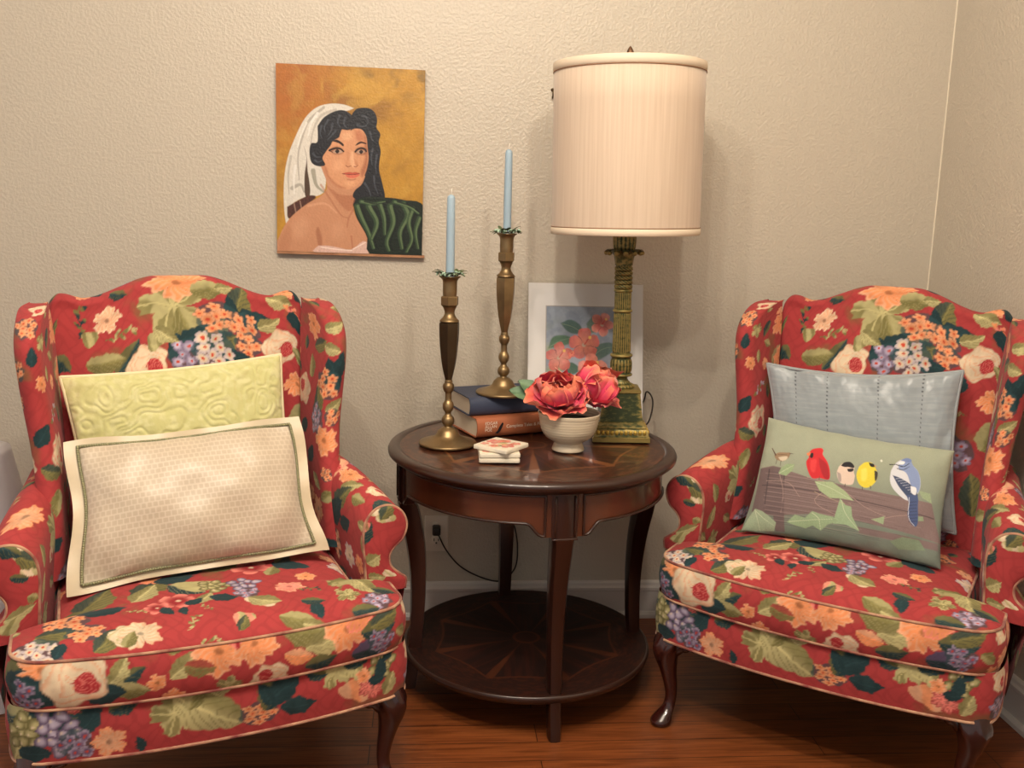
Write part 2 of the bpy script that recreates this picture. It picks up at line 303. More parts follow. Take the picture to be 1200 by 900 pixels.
# where each printed flower and leaf sits on its panel of cloth: kind, u, v, size (metres), aspect, turn, count, colours
MOTIFS = {
 'back': [('leaf', -0.132, 0.536, 0.047, 1, 52, 0, 'do'), ('leaf', -0.182, 0.541, 0.047, 1, -6, 0, 'os'), ('rose', -0.087, 0.505, 0.0517, 1, -14, 0, 'cp'), ('big', -0.024, 0.643, 0.0852, 1, 20, 0, 'so'), ('leaf', 0.016, 0.582, 0.0615, 1, -64, 0, 'os'), ('leaf', 0.032, 0.567, 0.052, 1, 29, 0, 'dd'), ('ruf', -0.008, 0.699, 0.0784, 1.6, -1, 0, 'gp'), ('leaf', 0.06, 0.684, 0.0428, 1, 10, 0, 'os'), ('leaf', 0.101, 0.694, 0.0239, 1, 19, 0, 'so'), ('ruf', -0.177, 0.643, 0.0354, 1, -20, 0, 'pc'), ('spr', -0.146, 0.597, 0.0377, 1, 0, 0, 'os'), ('leaf', 0.135, 0.674, 0.0525, 1, 70, 0, 'od'), ('leaf', 0.172, 0.638, 0.0478, 1, 17, 0, 'dd'), ('leaf', 0.113, 0.643, 0.0357, 1, 98, 0, 'dd'), ('leaf', 0.072, 0.572, 0.0521, 1, 60, 0, 'so'), ('leaf', 0.092, 0.557, 0.0474, 1, 38, 0, 'od'), ('clu', 0.084, 0.613, 0.057, 1.3, 12, 9, 'gp'), ('clu', 0.151, 0.608, 0.0405, 1, 18, 6, 'gp'), ('clu', 0.154, 0.567, 0.0381, 1.2, 16, 6, 'gp'), ('leaf', -0.02, 0.536, 0.0424, 1, 87, 0, 'dd'), ('leaf', 0.12, 0.526, 0.038, 1, 15, 0, 'dd'), ('clu', 0.004, 0.521, 0.0448, 1, -2, 7, 'lu'), ('clu', 0.067, 0.531, 0.0544, 1, 5, 9, 'cl'), ('bud', -0.067, 0.557, 0.0259, 1, -8, 0, 'so'), ('leaf', -0.04, 0.572, 0.033, 1, -34, 0, 'so'), ('rose', 0.239, 0.567, 0.0505, 1, -16, 0, 'cp'), ('leaf', 0.213, 0.633, 0.0336, 1, 26, 0, 'so'), ('ruf', 0.261, 0.725, 0.0389, 1.5, -45, 0, 'gp'), ('leaf', 0.244, 0.694, 0.0385, 1, -27, 0, 'so'), ('leaf', 0.305, 0.73, 0.0439, 1, -113, 0, 'dd'), ('spr', 0.285, 0.659, 0.0363, 1, -34, 0, 'gk'), ('leaf', 0.297, 0.638, 0.0388, 1, -6, 0, 'dd'), ('ruf', -0.232, 0.745, 0.0336, 1.5, 84, 0, 'gp'), ('leaf', -0.196, 0.745, 0.0288, 1, -83, 0, 'dd'), ('leaf', -0.148, 0.699, 0.026, 1, -27, 0, 'do'), ('spr', -0.238, 0.648, 0.0426, 1, 86, 0, 'do'), ('bud', -0.216, 0.608, 0.0236, 1, -9, 0, 'so'), ('ruf', 0.278, 0.465, 0.0411, 0.8, 27, 0, 'gp'), ('bud', 0.292, 0.546, 0.0242, 1, 40, 0, 'os'), ('leaf', 0.274, 0.373, 0.0484, 1, 78, 0, 'os'), ('ruf', -0.138, 0.408, 0.061, 1, -17, 0, 'gp'), ('big', 0.055, 0.362, 0.0801, 1, -2, 0, 'so'), ('clu', 0.2, 0.311, 0.0527, 1, -1, 8, 'lu'), ('rose', -0.183, 0.25, 0.0614, 1, -10, 0, 'cp'), ('leaf', -0.066, 0.271, 0.0612, 1, 25, 0, 'do'), ('ruf', 0.131, 0.174, 0.0621, 1, 0, 0, 'gp'), ('leaf', 0.252, 0.204, 0.0582, 1, 98, 0, 'od'), ('big', -0.015, 0.117, 0.0714, 1, 78, 0, 'so')],
 'wing_l': [('leaf', 0.228, 0.442, 0.0564, 1, 29, 0, 'os'), ('ruf', 0.221, 0.54, 0.0589, 0.8, 20, 0, 'gp'), ('ruf', 0.183, 0.597, 0.0307, 1, -9, 0, 'pg'), ('leaf', 0.044, 0.49, 0.0219, 1, 84, 0, 'dd'), ('ruf', 0.225, 0.426, 0.0376, 1, -10, 0, 'gp'), ('spr', 0.098, 0.355, 0.0337, 1, 23, 0, 'ol'), ('leaf', 0.215, 0.359, 0.0424, 1, 112, 0, 'so'), ('leaf', 0.04, 0.318, 0.0309, 1, 53, 0, 'dd'), ('rose', 0.096, 0.268, 0.0451, 1, -14, 0, 'ck'), ('leaf', 0.053, 0.237, 0.031, 1, -14, 0, 'od'), ('ruf', 0.064, 0.429, 0.0198, 1, -11, 0, 'gp')],
 'wing_r': [('ruf', -0.132, 0.54, 0.0465, 0.8, 77, 0, 'gp'), ('leaf', -0.042, 0.54, 0.0317, 1, 21, 0, 'so'), ('leaf', -0.103, 0.49, 0.0343, 1, 20, 0, 'od'), ('leaf', -0.056, 0.483, 0.027, 1, -15, 0, 'so'), ('leaf', -0.037, 0.442, 0.0361, 1, 72, 0, 'dd'), ('leaf', -0.054, 0.419, 0.0452, 1, 104, 0, 'dd'), ('leaf', -0.149, 0.429, 0.0303, 1, 95, 0, 'os'), ('clu', -0.068, 0.392, 0.0432, 1, -24, 9, 'gp'), ('leaf', -0.098, 0.348, 0.0415, 1, 102, 0, 'od'), ('leaf', -0.037, 0.345, 0.0272, 1, 38, 0, 'so'), ('clu', -0.097, 0.305, 0.0415, 0.8, 99, 9, 'lu'), ('clu', -0.04, 0.315, 0.0227, 1, -3, 5, 'gp'), ('ruf', -0.058, 0.257, 0.0387, 1, 6, 0, 'gp'), ('leaf', -0.139, 0.213, 0.0328, 1, 46, 0, 'dd'), ('leaf', 0, 0.599, 0.028, 1, -11, 0, 'os')],
 'arm_l': [('ruf', 0.084, 0.108, 0.064, 2, 67, 0, 'pg'), ('ruf', 0.181, 0.283, 0.0413, 1, 71, 0, 'gk'), ('big', 0.168, 0.18, 0.0574, 1, 68, 0, 'so'), ('leaf', 0.12, 0.265, 0.0453, 1, 91, 0, 'so'), ('leaf', 0.127, 0.239, 0.0269, 1, 107, 0, 'dd'), ('leaf', 0.13, 0.416, 0.0288, 1, 73, 0, 'do'), ('spr', 0.299, 0.33, 0.0285, 1, 70, 0, 'so'), ('leaf', 0.331, 0.241, 0.0415, 1, -178, 0, 'os'), ('leaf', 0.4, 0.328, 0.0337, 1, 77, 0, 'dd'), ('leaf', 0.331, 0.202, 0.0319, 1, -135, 0, 'do'), ('rose', 0.2, 0.137, 0.0175, 1, 67, 0, 'ck')],
 'arm_r': [('leaf', -0.168, 0.246, 0.0556, 1, -31, 0, 'os'), ('leaf', -0.117, 0.291, 0.0421, 1, 46, 0, 'ou'), ('rose', -0.095, 0.233, 0.0436, 1, -65, 0, 'pk'), ('ruf', -0.085, 0.161, 0.0381, 1.4, -74, 0, 'gp'), ('leaf', -0.103, 0.126, 0.0332, 1, -50, 0, 'so'), ('leaf', -0.139, 0.14, 0.0446, 1, -36, 0, 'od'), ('leaf', -0.179, 0.164, 0.0496, 1, -42, 0, 'dd'), ('leaf', -0.19, 0.107, 0.0333, 1, -63, 0, 'dd'), ('clu', -0.221, 0.207, 0.046, 0.7, 14, 9, 'gp'), ('clu', -0.265, 0.167, 0.0389, 0.7, 14, 7, 'cg'), ('leaf', -0.272, 0.26, 0.0472, 1, -12, 0, 'do'), ('leaf', -0.116, 0.07, 0.0261, 1, -79, 0, 'os'), ('ruf', -0.264, 0.091, 0.0312, 1, -70, 0, 'cl'), ('leaf', -0.35, 0.228, 0.0519, 1, 19, 0, 'os'), ('leaf', -0.205, 0.005, 0.0258, 1, 16, 0, 'so'), ('spr', -0.039, 0.148, 0.0314, 1, 51, 0, 'so')],
 'scroll_l': [('bud', 0.037, 0.179, 0.0266, 1.5, -41, 0, 'cs'), ('bud', 0.039, 0.137, 0.0288, 1.8, -32, 0, 'cs'), ('leaf', 0.041, 0.161, 0.0307, 1, -59, 0, 'od'), ('leaf', 0.02, 0.198, 0.0306, 1, -57, 0, 'do'), ('leaf', 0.01, 0.137, 0.0185, 1, -32, 0, 'do'), ('leaf', -0.003, 0.066, 0.0312, 1, 8, 0, 'so'), ('bud', -0.011, 0.038, 0.0251, 1, -19, 0, 'so'), ('leaf', 0.022, 0.085, 0.0166, 1, -33, 0, 'os')],
 'scroll_r': [('bud', -0.041, 0.192, 0.0276, 1.5, 30, 0, 'cs'), ('bud', -0.014, 0.182, 0.0276, 1.5, 19, 0, 'sc'), ('leaf', -0.02, 0.196, 0.0276, 1, 80, 0, 'od'), ('leaf', -0.045, 0.131, 0.0298, 1, 85, 0, 'do'), ('bud', -0.053, 0.143, 0.017, 1, 22, 0, 'ko'), ('leaf', -0.015, 0.078, 0.0258, 1, 41, 0, 'so'), ('bud', 0.012, 0.044, 0.0195, 1.4, 4, 0, 'cs'), ('leaf', -0.022, 0.033, 0.0216, 1, 3, 0, 'so')],
 'seat': [('leaf', -0.239, 0.232, 0.0678, 1, 58, 0, 'od'), ('leaf', -0.275, 0.184, 0.0459, 1, 5, 0, 'do'), ('leaf', -0.218, 0.16, 0.0411, 1, 6, 0, 'dd'), ('leaf', -0.315, 0.083, 0.0482, 1, 42, 0, 'os'), ('leaf', -0.218, 0.044, 0.0392, 1, 57, 0, 'od'), ('leaf', -0.303, 0.088, 0.0442, 1, 0, 0, 'od'), ('clu', -0.291, 0.134, 0.049, 1.2, -26, 9, 'gp'), ('clu', -0.256, 0.075, 0.0398, 1.2, -17, 7, 'gp'), ('clu', -0.348, 0.025, 0.0533, 1, -22, 11, 'cl'), ('leaf', -0.302, 0.025, 0.0236, 1, -109, 0, 'dd'), ('rose', -0.184, 0.048, 0.0333, 1, -12, 0, 'cs'), ('ruf', -0.157, 0.048, 0.0431, 1, -12, 0, 'cp'), ('leaf', -0.178, 0.037, 0.0234, 1, 67, 0, 'os'), ('leaf', -0.124, 0.26, 0.0598, 1, 49, 0, 'od'), ('ruf', -0.115, 0.294, 0.0368, 1.6, -22, 0, 'gk'), ('leaf', -0.072, 0.288, 0.0432, 1, 8, 0, 'dd'), ('leaf', -0.051, 0.223, 0.0506, 1, -43, 0, 'ds'), ('leaf', -0.139, 0.229, 0.0464, 1, 60, 0, 'so'), ('leaf', -0.036, 0.329, 0.0484, 1, 33, 0, 'do'), ('leaf', -0.025, 0.163, 0.0288, 1, 50, 0, 'so'), ('bud', -0.03, 0.232, 0.0635, 1.8, -20, 0, 'ss'), ('pan', -0.078, 0.163, 0.039, 1, -16, 0, 'wk'), ('pan', -0.12, 0.14, 0.0285, 1, -18, 0, 'wk'), ('leaf', -0.1, 0.121, 0.0222, 1, -63, 0, 'dd'), ('leaf', -0.046, 0.151, 0.0225, 1, 31, 0, 'dd'), ('leaf', -0.069, 0.112, 0.0181, 1, -87, 0, 'dd'), ('gra', 0.003, 0.22, 0.0464, 1.2, -20, 11, 'so'), ('leaf', 0.015, 0.154, 0.0308, 1, -20, 0, 'dd'), ('gra', 0.063, 0.208, 0.04, 1, -21, 9, 'lu'), ('clu', 0.062, 0.16, 0.0268, 1, -24, 6, 'lu'), ('leaf', 0.033, 0.326, 0.0441, 1, 8, 0, 'od'), ('pan', 0.093, 0.297, 0.0481, 1.2, -20, 0, 'wk'), ('leaf', 0.133, 0.266, 0.0304, 1, 68, 0, 'os'), ('leaf', 0.184, 0.291, 0.0484, 1, -26, 0, 'dd'), ('leaf', 0.169, 0.332, 0.0313, 1, 57, 0, 'do'), ('ruf', 0.152, 0.157, 0.0354, 1.2, -32, 0, 'kp'), ('spr', 0.189, 0.132, 0.0269, 1, -20, 0, 'od'), ('bud', 0.085, 0.11, 0.0446, 1.8, -39, 0, 'cp'), ('leaf', 0.093, 0.112, 0.0386, 1, -30, 0, 'so'), ('bud', 0.038, 0.053, 0.0276, 1, -15, 0, 'sk'), ('leaf', 0.034, 0.041, 0.0236, 1, 69, 0, 'od'), ('spr', -0.058, 0.065, 0.0276, 1, 65, 0, 'so'), ('spr', -0.158, 0.137, 0.0203, 1, -18, 0, 'so'), ('leaf', 0.145, 0.025, 0.0415, 1, -22, 0, 'os'), ('leaf', 0.19, 0.039, 0.026, 1, -82, 0, 'dd'), ('leaf', 0.186, 0.075, 0.0263, 1, -18, 0, 'do'), ('leaf', 0.175, 0.004, 0.0257, 1, -19, 0, 'so'), ('big', 0.264, 0.078, 0.0308, 1, -15, 0, 'so'), ('leaf', 0.296, 0.16, 0.0724, 1, -157, 0, 'os'), ('leaf', 0.319, 0.112, 0.0504, 1, -68, 0, 'so'), ('clu', 0.326, 0.041, 0.0349, 1, -9, 7, 'lu'), ('leaf', 0.291, 0.016, 0.0343, 1, 0, 0, 'do'), ('leaf', 0.355, 0.083, 0.0314, 1, -21, 0, 'do'), ('spr', 0.248, 0.137, 0.0335, 1, -79, 0, 'so'), ('ruf', 0.306, 0.282, 0.0402, 1, 59, 0, 'cl')],
 'border': [('leaf', -0.387, 0.083, 0.0516, 1, 35, 0, 'do'), ('leaf', -0.375, 0.062, 0.0515, 1, 9, 0, 'dd'), ('ruf', -0.332, 0.088, 0.0587, 1.2, -3, 0, 'gp'), ('leaf', -0.344, 0.045, 0.0553, 1, -24, 0, 'dd'), ('clu', -0.369, 0.032, 0.0378, 1, 9, 7, 'ul'), ('leaf', -0.194, 0.057, 0.0428, 1, 27, 0, 'do'), ('leaf', -0.18, 0.035, 0.0351, 1, -9, 0, 'os'), ('leaf', -0.202, 0.075, 0.0291, 1, 59, 0, 'so'), ('leaf', -0.229, 0.035, 0.0431, 1, -7, 0, 'dd'), ('rose', -0.279, 0.065, 0.0644, 1.05, -5, 0, 'cp'), ('leaf', -0.085, 0.072, 0.0368, 1, 46, 0, 'so'), ('leaf', -0.103, 0.102, 0.0155, 1, -8, 0, 'os'), ('ruf', -0.018, 0.088, 0.0543, 1, -9, 0, 'gp'), ('ruf', 0.049, 0.09, 0.0487, 1, 32, 0, 'gp'), ('bud', 0.013, 0.102, 0.0175, 1, -9, 0, 'wk'), ('leaf', -0.054, 0.062, 0.0311, 1, -9, 0, 'or'), ('leaf', 0.139, 0.05, 0.0316, 1, -12, 0, 'gp'), ('leaf', 0.161, 0.099, 0.0552, 1, -11, 0, 'os'), ('leaf', 0.198, 0.072, 0.0476, 1, 13, 0, 'so'), ('ruf', 0.242, 0.083, 0.0519, 1, -12, 0, 'gp'), ('ruf', 0.272, 0.102, 0.0381, 1, -13, 0, 'gk'), ('leaf', 0.315, 0.07, 0.0446, 1, 5, 0, 'do'), ('leaf', 0.292, 0.027, 0.0448, 1, 6, 0, 'du'), ('clu', 0.32, 0.04, 0.0326, 1, -15, 7, 'ul'), ('leaf', 0.332, 0.09, 0.0386, 1, 20, 0, 'od'), ('leaf', 0.184, 0.027, 0.034, 1, 9, 0, 'do'), ('ruf', -0.135, 0.042, 0.0195, 1, -9, 0, 'gp')],
 'apron': [('leaf', -0.387, 0.1, 0.0445, 1, 9, 0, 'ds'), ('leaf', -0.324, 0.091, 0.0561, 1, 17, 0, 'dd'), ('leaf', -0.275, 0.103, 0.0478, 1, 27, 0, 'do'), ('leaf', -0.259, 0.085, 0.0359, 1, 59, 0, 'dd'), ('ruf', -0.287, 0.112, 0.0239, 1.5, -6, 0, 'kw'), ('leaf', -0.382, 0.05, 0.0571, 1, 66, 0, 'so'), ('gra', -0.373, 0.068, 0.0487, 1, 88, 10, 'so'), ('gra', -0.312, 0.065, 0.0563, 1, -6, 12, 'lu'), ('leaf', -0.356, 0.024, 0.0327, 1, 0, 0, 'dd'), ('clu', -0.284, 0.035, 0.0344, 1, -7, 6, 'ul'), ('ruf', -0.223, 0.032, 0.0343, 1, -9, 0, 'pg'), ('big', -0.101, 0.076, 0.0557, 1, 24, 0, 'so'), ('leaf', -0.036, 0.071, 0.0759, 1, -31, 0, 'so'), ('leaf', -0.065, 0.109, 0.0357, 1, 68, 0, 'os'), ('clu', 0.057, 0.041, 0.0444, 1.7, -2, 9, 'gp'), ('leaf', 0.081, 0.088, 0.0481, 1, 77, 0, 'do'), ('leaf', 0.105, 0.085, 0.0442, 1, 32, 0, 'dd'), ('leaf', 0.069, 0.079, 0.0261, 1, 115, 0, 'dd'), ('leaf', 0.138, 0.044, 0.0366, 1, -3, 0, 'dd'), ('leaf', -0.016, 0.109, 0.0218, 1, -10, 0, 'so'), ('bud', 0.267, 0.044, 0.0497, 1.4, -16, 0, 'pg'), ('big', 0.218, 0.1, 0.0468, 1, 17, 0, 'so'), ('leaf', 0.263, 0.097, 0.041, 1, -65, 0, 'so'), ('leaf', 0.271, 0.115, 0.0369, 1, 16, 0, 'do'), ('gra', 0.328, 0.088, 0.0415, 1, 86, 9, 'so'), ('ruf', 0.3, 0.038, 0.0355, 1.3, -16, 0, 'kw'), ('leaf', 0.32, 0.079, 0.0249, 1, 87, 0, 'dd'), ('leaf', 0.312, 0.056, 0.0208, 1, 4, 0, 'dd'), ('leaf', 0.339, 0.115, 0.0249, 1, 73, 0, 'dd'), ('ruf', 0.28, 0.071, 0.0186, 1, -15, 0, 'gp'), ('leaf', 0.178, 0.1, 0.0243, 1, -13, 0, 'do'), ('leaf', 0.34, 0.038, 0.0294, 1, 70, 0, 'so')],
}
# ------------------------------------------------------------------ brush tools for the pictures (coordinates of each picture's own canvas)
def sdist(X, Y, P, closed=True):
    """distance to polyline (and inside mask if closed)"""
    P = np.asarray(P, float); Q = np.roll(P, -1, 0) if closed else P[1:]; P = P if closed else P[:-1]
    d = np.full(X.shape, 1e9); ins = np.zeros(X.shape, bool)
    for (x0, y0), (x1, y1) in zip(P, Q):
        dx, dy = x1-x0, y1-y0; t = np.clip(((X-x0)*dx+(Y-y0)*dy)/(dx*dx+dy*dy+1e-12), 0, 1); d = np.minimum(d, np.hypot(X-x0-t*dx, Y-y0-t*dy))
        if closed:
            c = ((y0 > Y) != (y1 > Y)); ins ^= c & (X < (x1-x0)*(Y-y0)/(y1-y0+1e-12)+x0)
    return np.where(ins, -d, d) if closed else d
class Art:
    def __init__(s, X, Y, base): s.sh = X.shape; s.X, s.Y, s.C = X.ravel(), Y.ravel(), np.array(base, float).reshape(-1, 3)*np.ones((X.size, 1)); s.cv = lambda x, y: (x, y)
    def pts(s, p): return np.array([s.cv(p[i], p[i+1]) for i in range(0, len(p), 2)], float)
    def near(s, P, m): return np.nonzero((s.X > P[:, 0].min()-m) & (s.X < P[:, 0].max()+m) & (s.Y > P[:, 1].min()-m) & (s.Y < P[:, 1].max()+m))[0]
    def blob(s, p, col, soft=.5, op=1, smooth=True, tex=.0):
        P = s.pts(p)
        if smooth: P = spl(np.concatenate([P, P[:1]]), max(24, len(P)*5))[:-1]
        k = s.near(P, soft*2); d = sdist(s.X[k], s.Y[k], P); m = (1-sm(-soft, soft, d))*op; c = lin(col)
        if tex: c = c[None]*(1+tex*(vnoise(s.X[k]*1.1, s.Y[k]*.5, 3)-.5)*2)[:, None]
        s.C[k] = mixc(s.C[k], c+0*s.C[k], m); return s
    def line(s, p, col, w, w2=None, op=1):
        P = s.pts(p); P = spl(P, max(8, len(P)*4)) if len(P) > 2 else P; k = s.near(P, w*2+1)
        d = sdist(s.X[k], s.Y[k], P, False)
        if w2 is not None:
            a, b = P[0], P[-1]; t = np.clip(((s.X[k]-a[0])*(b[0]-a[0])+(s.Y[k]-a[1])*(b[1]-a[1]))/(((b-a)**2).sum()+1e-9), 0, 1); ww = w+(w2-w)*t
        else: ww = w
        s.C[k] = mixc(s.C[k], lin(col)+0*s.C[k], (1-sm(ww*.5, ww*1.1, d))*op); return s
    def mot(s, kind, x, y, r, ang, c, asp=1, n=8, op=1):
        x, y = s.cv(x, y); r = abs(s.cv(r, 0)[0]-s.cv(0, 0)[0]); k = np.nonzero(np.hypot(s.X-x, s.Y-y) < r*1.3)[0]
        ca, sa = math.cos(math.radians(ang)), math.sin(math.radians(ang)); dx, dy = (s.X[k]-x)/r, -(s.Y[k]-y)/r
        s.C[k] = s.C[k]*(1-op)+op*motif(kind, dx*ca+dy*sa, (-dx*sa+dy*ca)*asp, r, n, c, s.C[k], x*.13); return s
    def out(s): return np.clip(s.C, 0, 1).reshape(s.sh+(3,))
def quad(c, s, t):                                  # bilinear point in a four-cornered patch: TL TR BR BL
    c = [np.array(p, float) for p in c]; s, t = s[..., None], t[..., None]
    return (c[0]*(1-s)+c[1]*s)*(1-t)+(c[3]*(1-s)+c[2]*s)*t
COLS.update(A=lin((226, 136, 108)), B=lin((212, 108, 98)), C=lin((228, 152, 136)), D=lin((60, 92, 78)), E=lin((104, 132, 104)), F=lin((150, 168, 122)), G=lin((96, 120, 84)), H=lin((172, 184, 140)))

def paint_portrait(s, t):
    XY = quad([(322, 74.5), (497.5, 83), (500.5, 299), (331.5, 295)], s, t); X, Y = XY[..., 0], XY[..., 1]
    w1 = fbm(X*.03+2*fbm(X*.02, Y*.02, 5), Y*.03+2*fbm(X*.02, Y*.02, 9), 1); w2 = fbm(X*.07+w1*4, Y*.05, 3); w3 = fbm(X*.25, Y*.25, 6)
    b = mixc(lin((194, 144, 52))+0*X[..., None], lin((158, 112, 46)), sm(.32, .75, w1)); b = mixc(b, lin((178, 100, 42)), sm(425, 335, X+60*(w2-.5))*.8*sm(220, 110, Y))
    b = mixc(b, lin((150, 76, 36)), sm(.38, .78, w2)*sm(400, 350, X)*sm(210, 120, Y)*.8); b = mixc(b, lin((218, 172, 78)), sm(.40, .75, w2)*.4)
    b = mixc(b, lin((110, 88, 46)), sm(.42, .70, fbm(X*.05, Y*.05, 12))*sm(400, 440, X)*sm(130, 90, Y)*.7); b = b*(.9+.2*w3)[..., None]
    A = Art(X, Y, b); P5 = lambda x, y: (310+x/3.6, 60+y/3.6); P7 = lambda x, y: (345+x/7.5, 120+y/7.5); A.cv = P5
    A.blob([378, 238, 330, 222, 270, 220, 215, 238, 170, 285, 135, 360, 108, 440, 96, 530, 98, 640, 112, 735, 122, 700, 118, 660, 150, 630, 195, 610, 240, 605, 270, 560, 270, 300], (226, 220, 208), tex=.06)
    for p, c, w in (([250, 235, 190, 290, 165, 360, 150, 440, 158, 540], (176, 168, 156), 2.0), ([300, 245, 240, 270, 210, 330, 200, 400], (190, 182, 170), 2.2), ([120, 440, 112, 520, 118, 600], (184, 178, 166), 1.8), ([130, 575, 165, 560, 180, 590], (168, 162, 150), 3), ([215, 500, 230, 560, 262, 590], (150, 146, 128), 3.4), ([180, 300, 160, 350, 146, 400], (246, 242, 234), 1.6), ([225, 260, 200, 300, 190, 350], (246, 242, 234), 2.2), ([140, 480, 136, 540, 140, 600], (244, 240, 232), 2)):
        A.line(p, c, w, w*.4, .8)
    A.blob([172, 395, 186, 450, 180, 520, 184, 600, 200, 620, 206, 590, 200, 540, 192, 500, 186, 440], (82, 62, 46)).blob([112, 655, 150, 632, 200, 606, 232, 612, 190, 650, 150, 690, 118, 704], (82, 48, 38), .8, tex=.3)
    A.line([140, 640, 150, 680], (150, 120, 104), 1).line([165, 630, 172, 662], (150, 120, 104), .9)
    A.cv = P7
    A.blob([210, 200, 260, 130, 330, 85, 400, 62, 460, 72, 505, 108, 540, 55, 600, 42, 665, 50, 712, 90, 732, 150, 728, 215, 764, 270, 752, 340, 772, 420, 762, 520, 766, 600, 795, 700, 818, 840, 700, 900, 540, 900, 550, 700, 400, 400, 300, 430, 290, 540, 230, 552, 170, 520, 148, 430, 160, 352, 214, 340], (33, 33, 38), .5)
    SK = (204, 146, 110); A.cv = P5
    A.blob([246, 480, 276, 560, 258, 602, 190, 645, 125, 705, 88, 775, 76, 850, 250, 850, 400, 850, 474, 850, 446, 770, 404, 700, 386, 645, 404, 590, 440, 530, 390, 500, 300, 480], SK, .6)
    A.blob([270, 560, 330, 600, 400, 600, 405, 570, 390, 640, 380, 670, 350, 660, 300, 600], (176, 112, 80), 1.6, .75).blob([235, 760, 250, 830, 262, 838, 262, 790, 245, 740], (168, 108, 78), 1.4, .8)
    A.blob([130, 740, 170, 700, 200, 720, 190, 780, 150, 790], (226, 172, 136), 6, .4).blob([300, 730, 340, 720, 350, 780, 310, 790], (226, 170, 134), 6, .35).blob([78, 850, 95, 780, 120, 730, 135, 760, 120, 850], (190, 130, 96), 2.5, .6)
    A.line([250, 560, 290, 620, 340, 690, 370, 700], (178, 116, 84), 1.6, 1, .6).line([395, 655, 372, 700, 366, 740], (176, 112, 82), 1.6, 1, .6).line([200, 650, 270, 640, 320, 680], (230, 176, 140), 2, 1, .5).line([385, 780, 392, 830], (180, 116, 86), 1.5, 1, .7)
    A.cv = P7
    A.blob([415, 228, 480, 235, 520, 222, 600, 228, 642, 290, 656, 400, 667, 470, 657, 560, 627, 650, 572, 722, 500, 756, 420, 742, 350, 692, 300, 622, 276, 540, 262, 478, 296, 415, 330, 340, 380, 300, 412, 262], (220, 158, 116), .5)
    A.blob([620, 260, 645, 330, 660, 450, 655, 560, 620, 650, 600, 600, 628, 520, 636, 440, 622, 340], (166, 98, 68), 2.4, .8).blob([300, 560, 330, 640, 400, 710, 480, 745, 420, 742, 350, 692, 300, 622, 276, 540], (172, 106, 76), 1.8, .7)
    A.blob([540, 240, 590, 240, 620, 300, 600, 330, 555, 320], (190, 114, 80), 2.4, .7).blob([420, 260, 500, 255, 510, 310, 440, 320], (238, 186, 144), 3, .6).blob([360, 500, 430, 500, 440, 570, 370, 590], (236, 176, 134), 4.5, .7).blob([470, 680, 540, 680, 540, 720, 480, 720], (238, 180, 136), 3, .6)
    A.blob([512, 420, 532, 430, 545, 520, 560, 545, 530, 560, 505, 500], (240, 188, 148), 1.4, .7).blob([470, 420, 500, 440, 486, 520, 468, 540, 480, 480], (204, 140, 102), 1.6, .5)
    A.line([470, 545, 488, 556, 515, 548], (150, 84, 60), .6, .5).line([540, 552, 560, 556, 575, 542], (150, 84, 60), .6, .5).blob([540, 480, 570, 520, 575, 545, 552, 545], (196, 128, 92), 1.2, .6)
    for q in ([330, 405, 350, 385, 390, 378, 430, 395, 448, 425, 420, 445, 380, 450, 345, 435], [545, 420, 560, 392, 600, 380, 642, 392, 648, 425, 630, 450, 585, 452, 555, 440]): A.blob(q, (150, 92, 66), 1.6, .75)
    for wh, ir, ix, iy in (([350, 424, 372, 409, 412, 408, 438, 426, 414, 437, 372, 438], 20, 389, 420), ([556, 429, 582, 410, 616, 411, 632, 426, 612, 438, 576, 440], 19, 599, 424)):
        A.blob(wh, (196, 164, 140), .4, .9).blob([ix-ir, iy, ix, iy-ir, ix+ir, iy, ix, iy+ir], (38, 20, 14), .4).blob([ix-5, iy-7, ix-1, iy-10, ix, iy-5], (220, 208, 196), .25, .25)
    A.line([322, 412, 350, 400, 385, 392, 420, 400, 446, 422], (28, 16, 14), 1.5, 1.0).line([548, 424, 566, 404, 600, 392, 632, 402, 644, 420], (28, 16, 14), 1.3, 1.2).line([318, 414, 340, 424, 352, 430], (40, 24, 20), .7, .4)
    A.blob([336, 332, 380, 318, 420, 338, 446, 362, 438, 376, 405, 352, 365, 338], (48, 26, 20), .35).blob([545, 372, 566, 346, 600, 334, 642, 350, 640, 358, 600, 350, 566, 364], (48, 26, 20), .35)
    A.blob([438, 616, 480, 604, 512, 602, 530, 607, 555, 602, 592, 614, 560, 626, 500, 628], (196, 92, 72), .5).blob([466, 626, 530, 628, 592, 618, 580, 642, 540, 656, 490, 650], (222, 116, 92), .5).line([440, 617, 500, 624, 560, 622, 592, 614], (120, 50, 42), .5).line([490, 668, 530, 672, 560, 664], (180, 112, 82), 1.2, .8, .7)
    A.blob([214, 198, 260, 130, 330, 84, 400, 66, 462, 76, 506, 112, 500, 190, 470, 235, 430, 222, 410, 270, 400, 300, 350, 330, 330, 370, 290, 425, 262, 478, 290, 540, 232, 550, 172, 520, 150, 430, 162, 352, 214, 338], (34, 34, 40), .5).blob([500, 240, 505, 110, 545, 58, 605, 44, 668, 54, 712, 92, 730, 160, 724, 215, 760, 270, 748, 340, 770, 420, 762, 520, 766, 600, 800, 720, 818, 835, 740, 850, 600, 850, 540, 820, 560, 760, 620, 700, 662, 560, 668, 470, 656, 380, 640, 290, 600, 232, 540, 222], (33, 34, 40), .5)
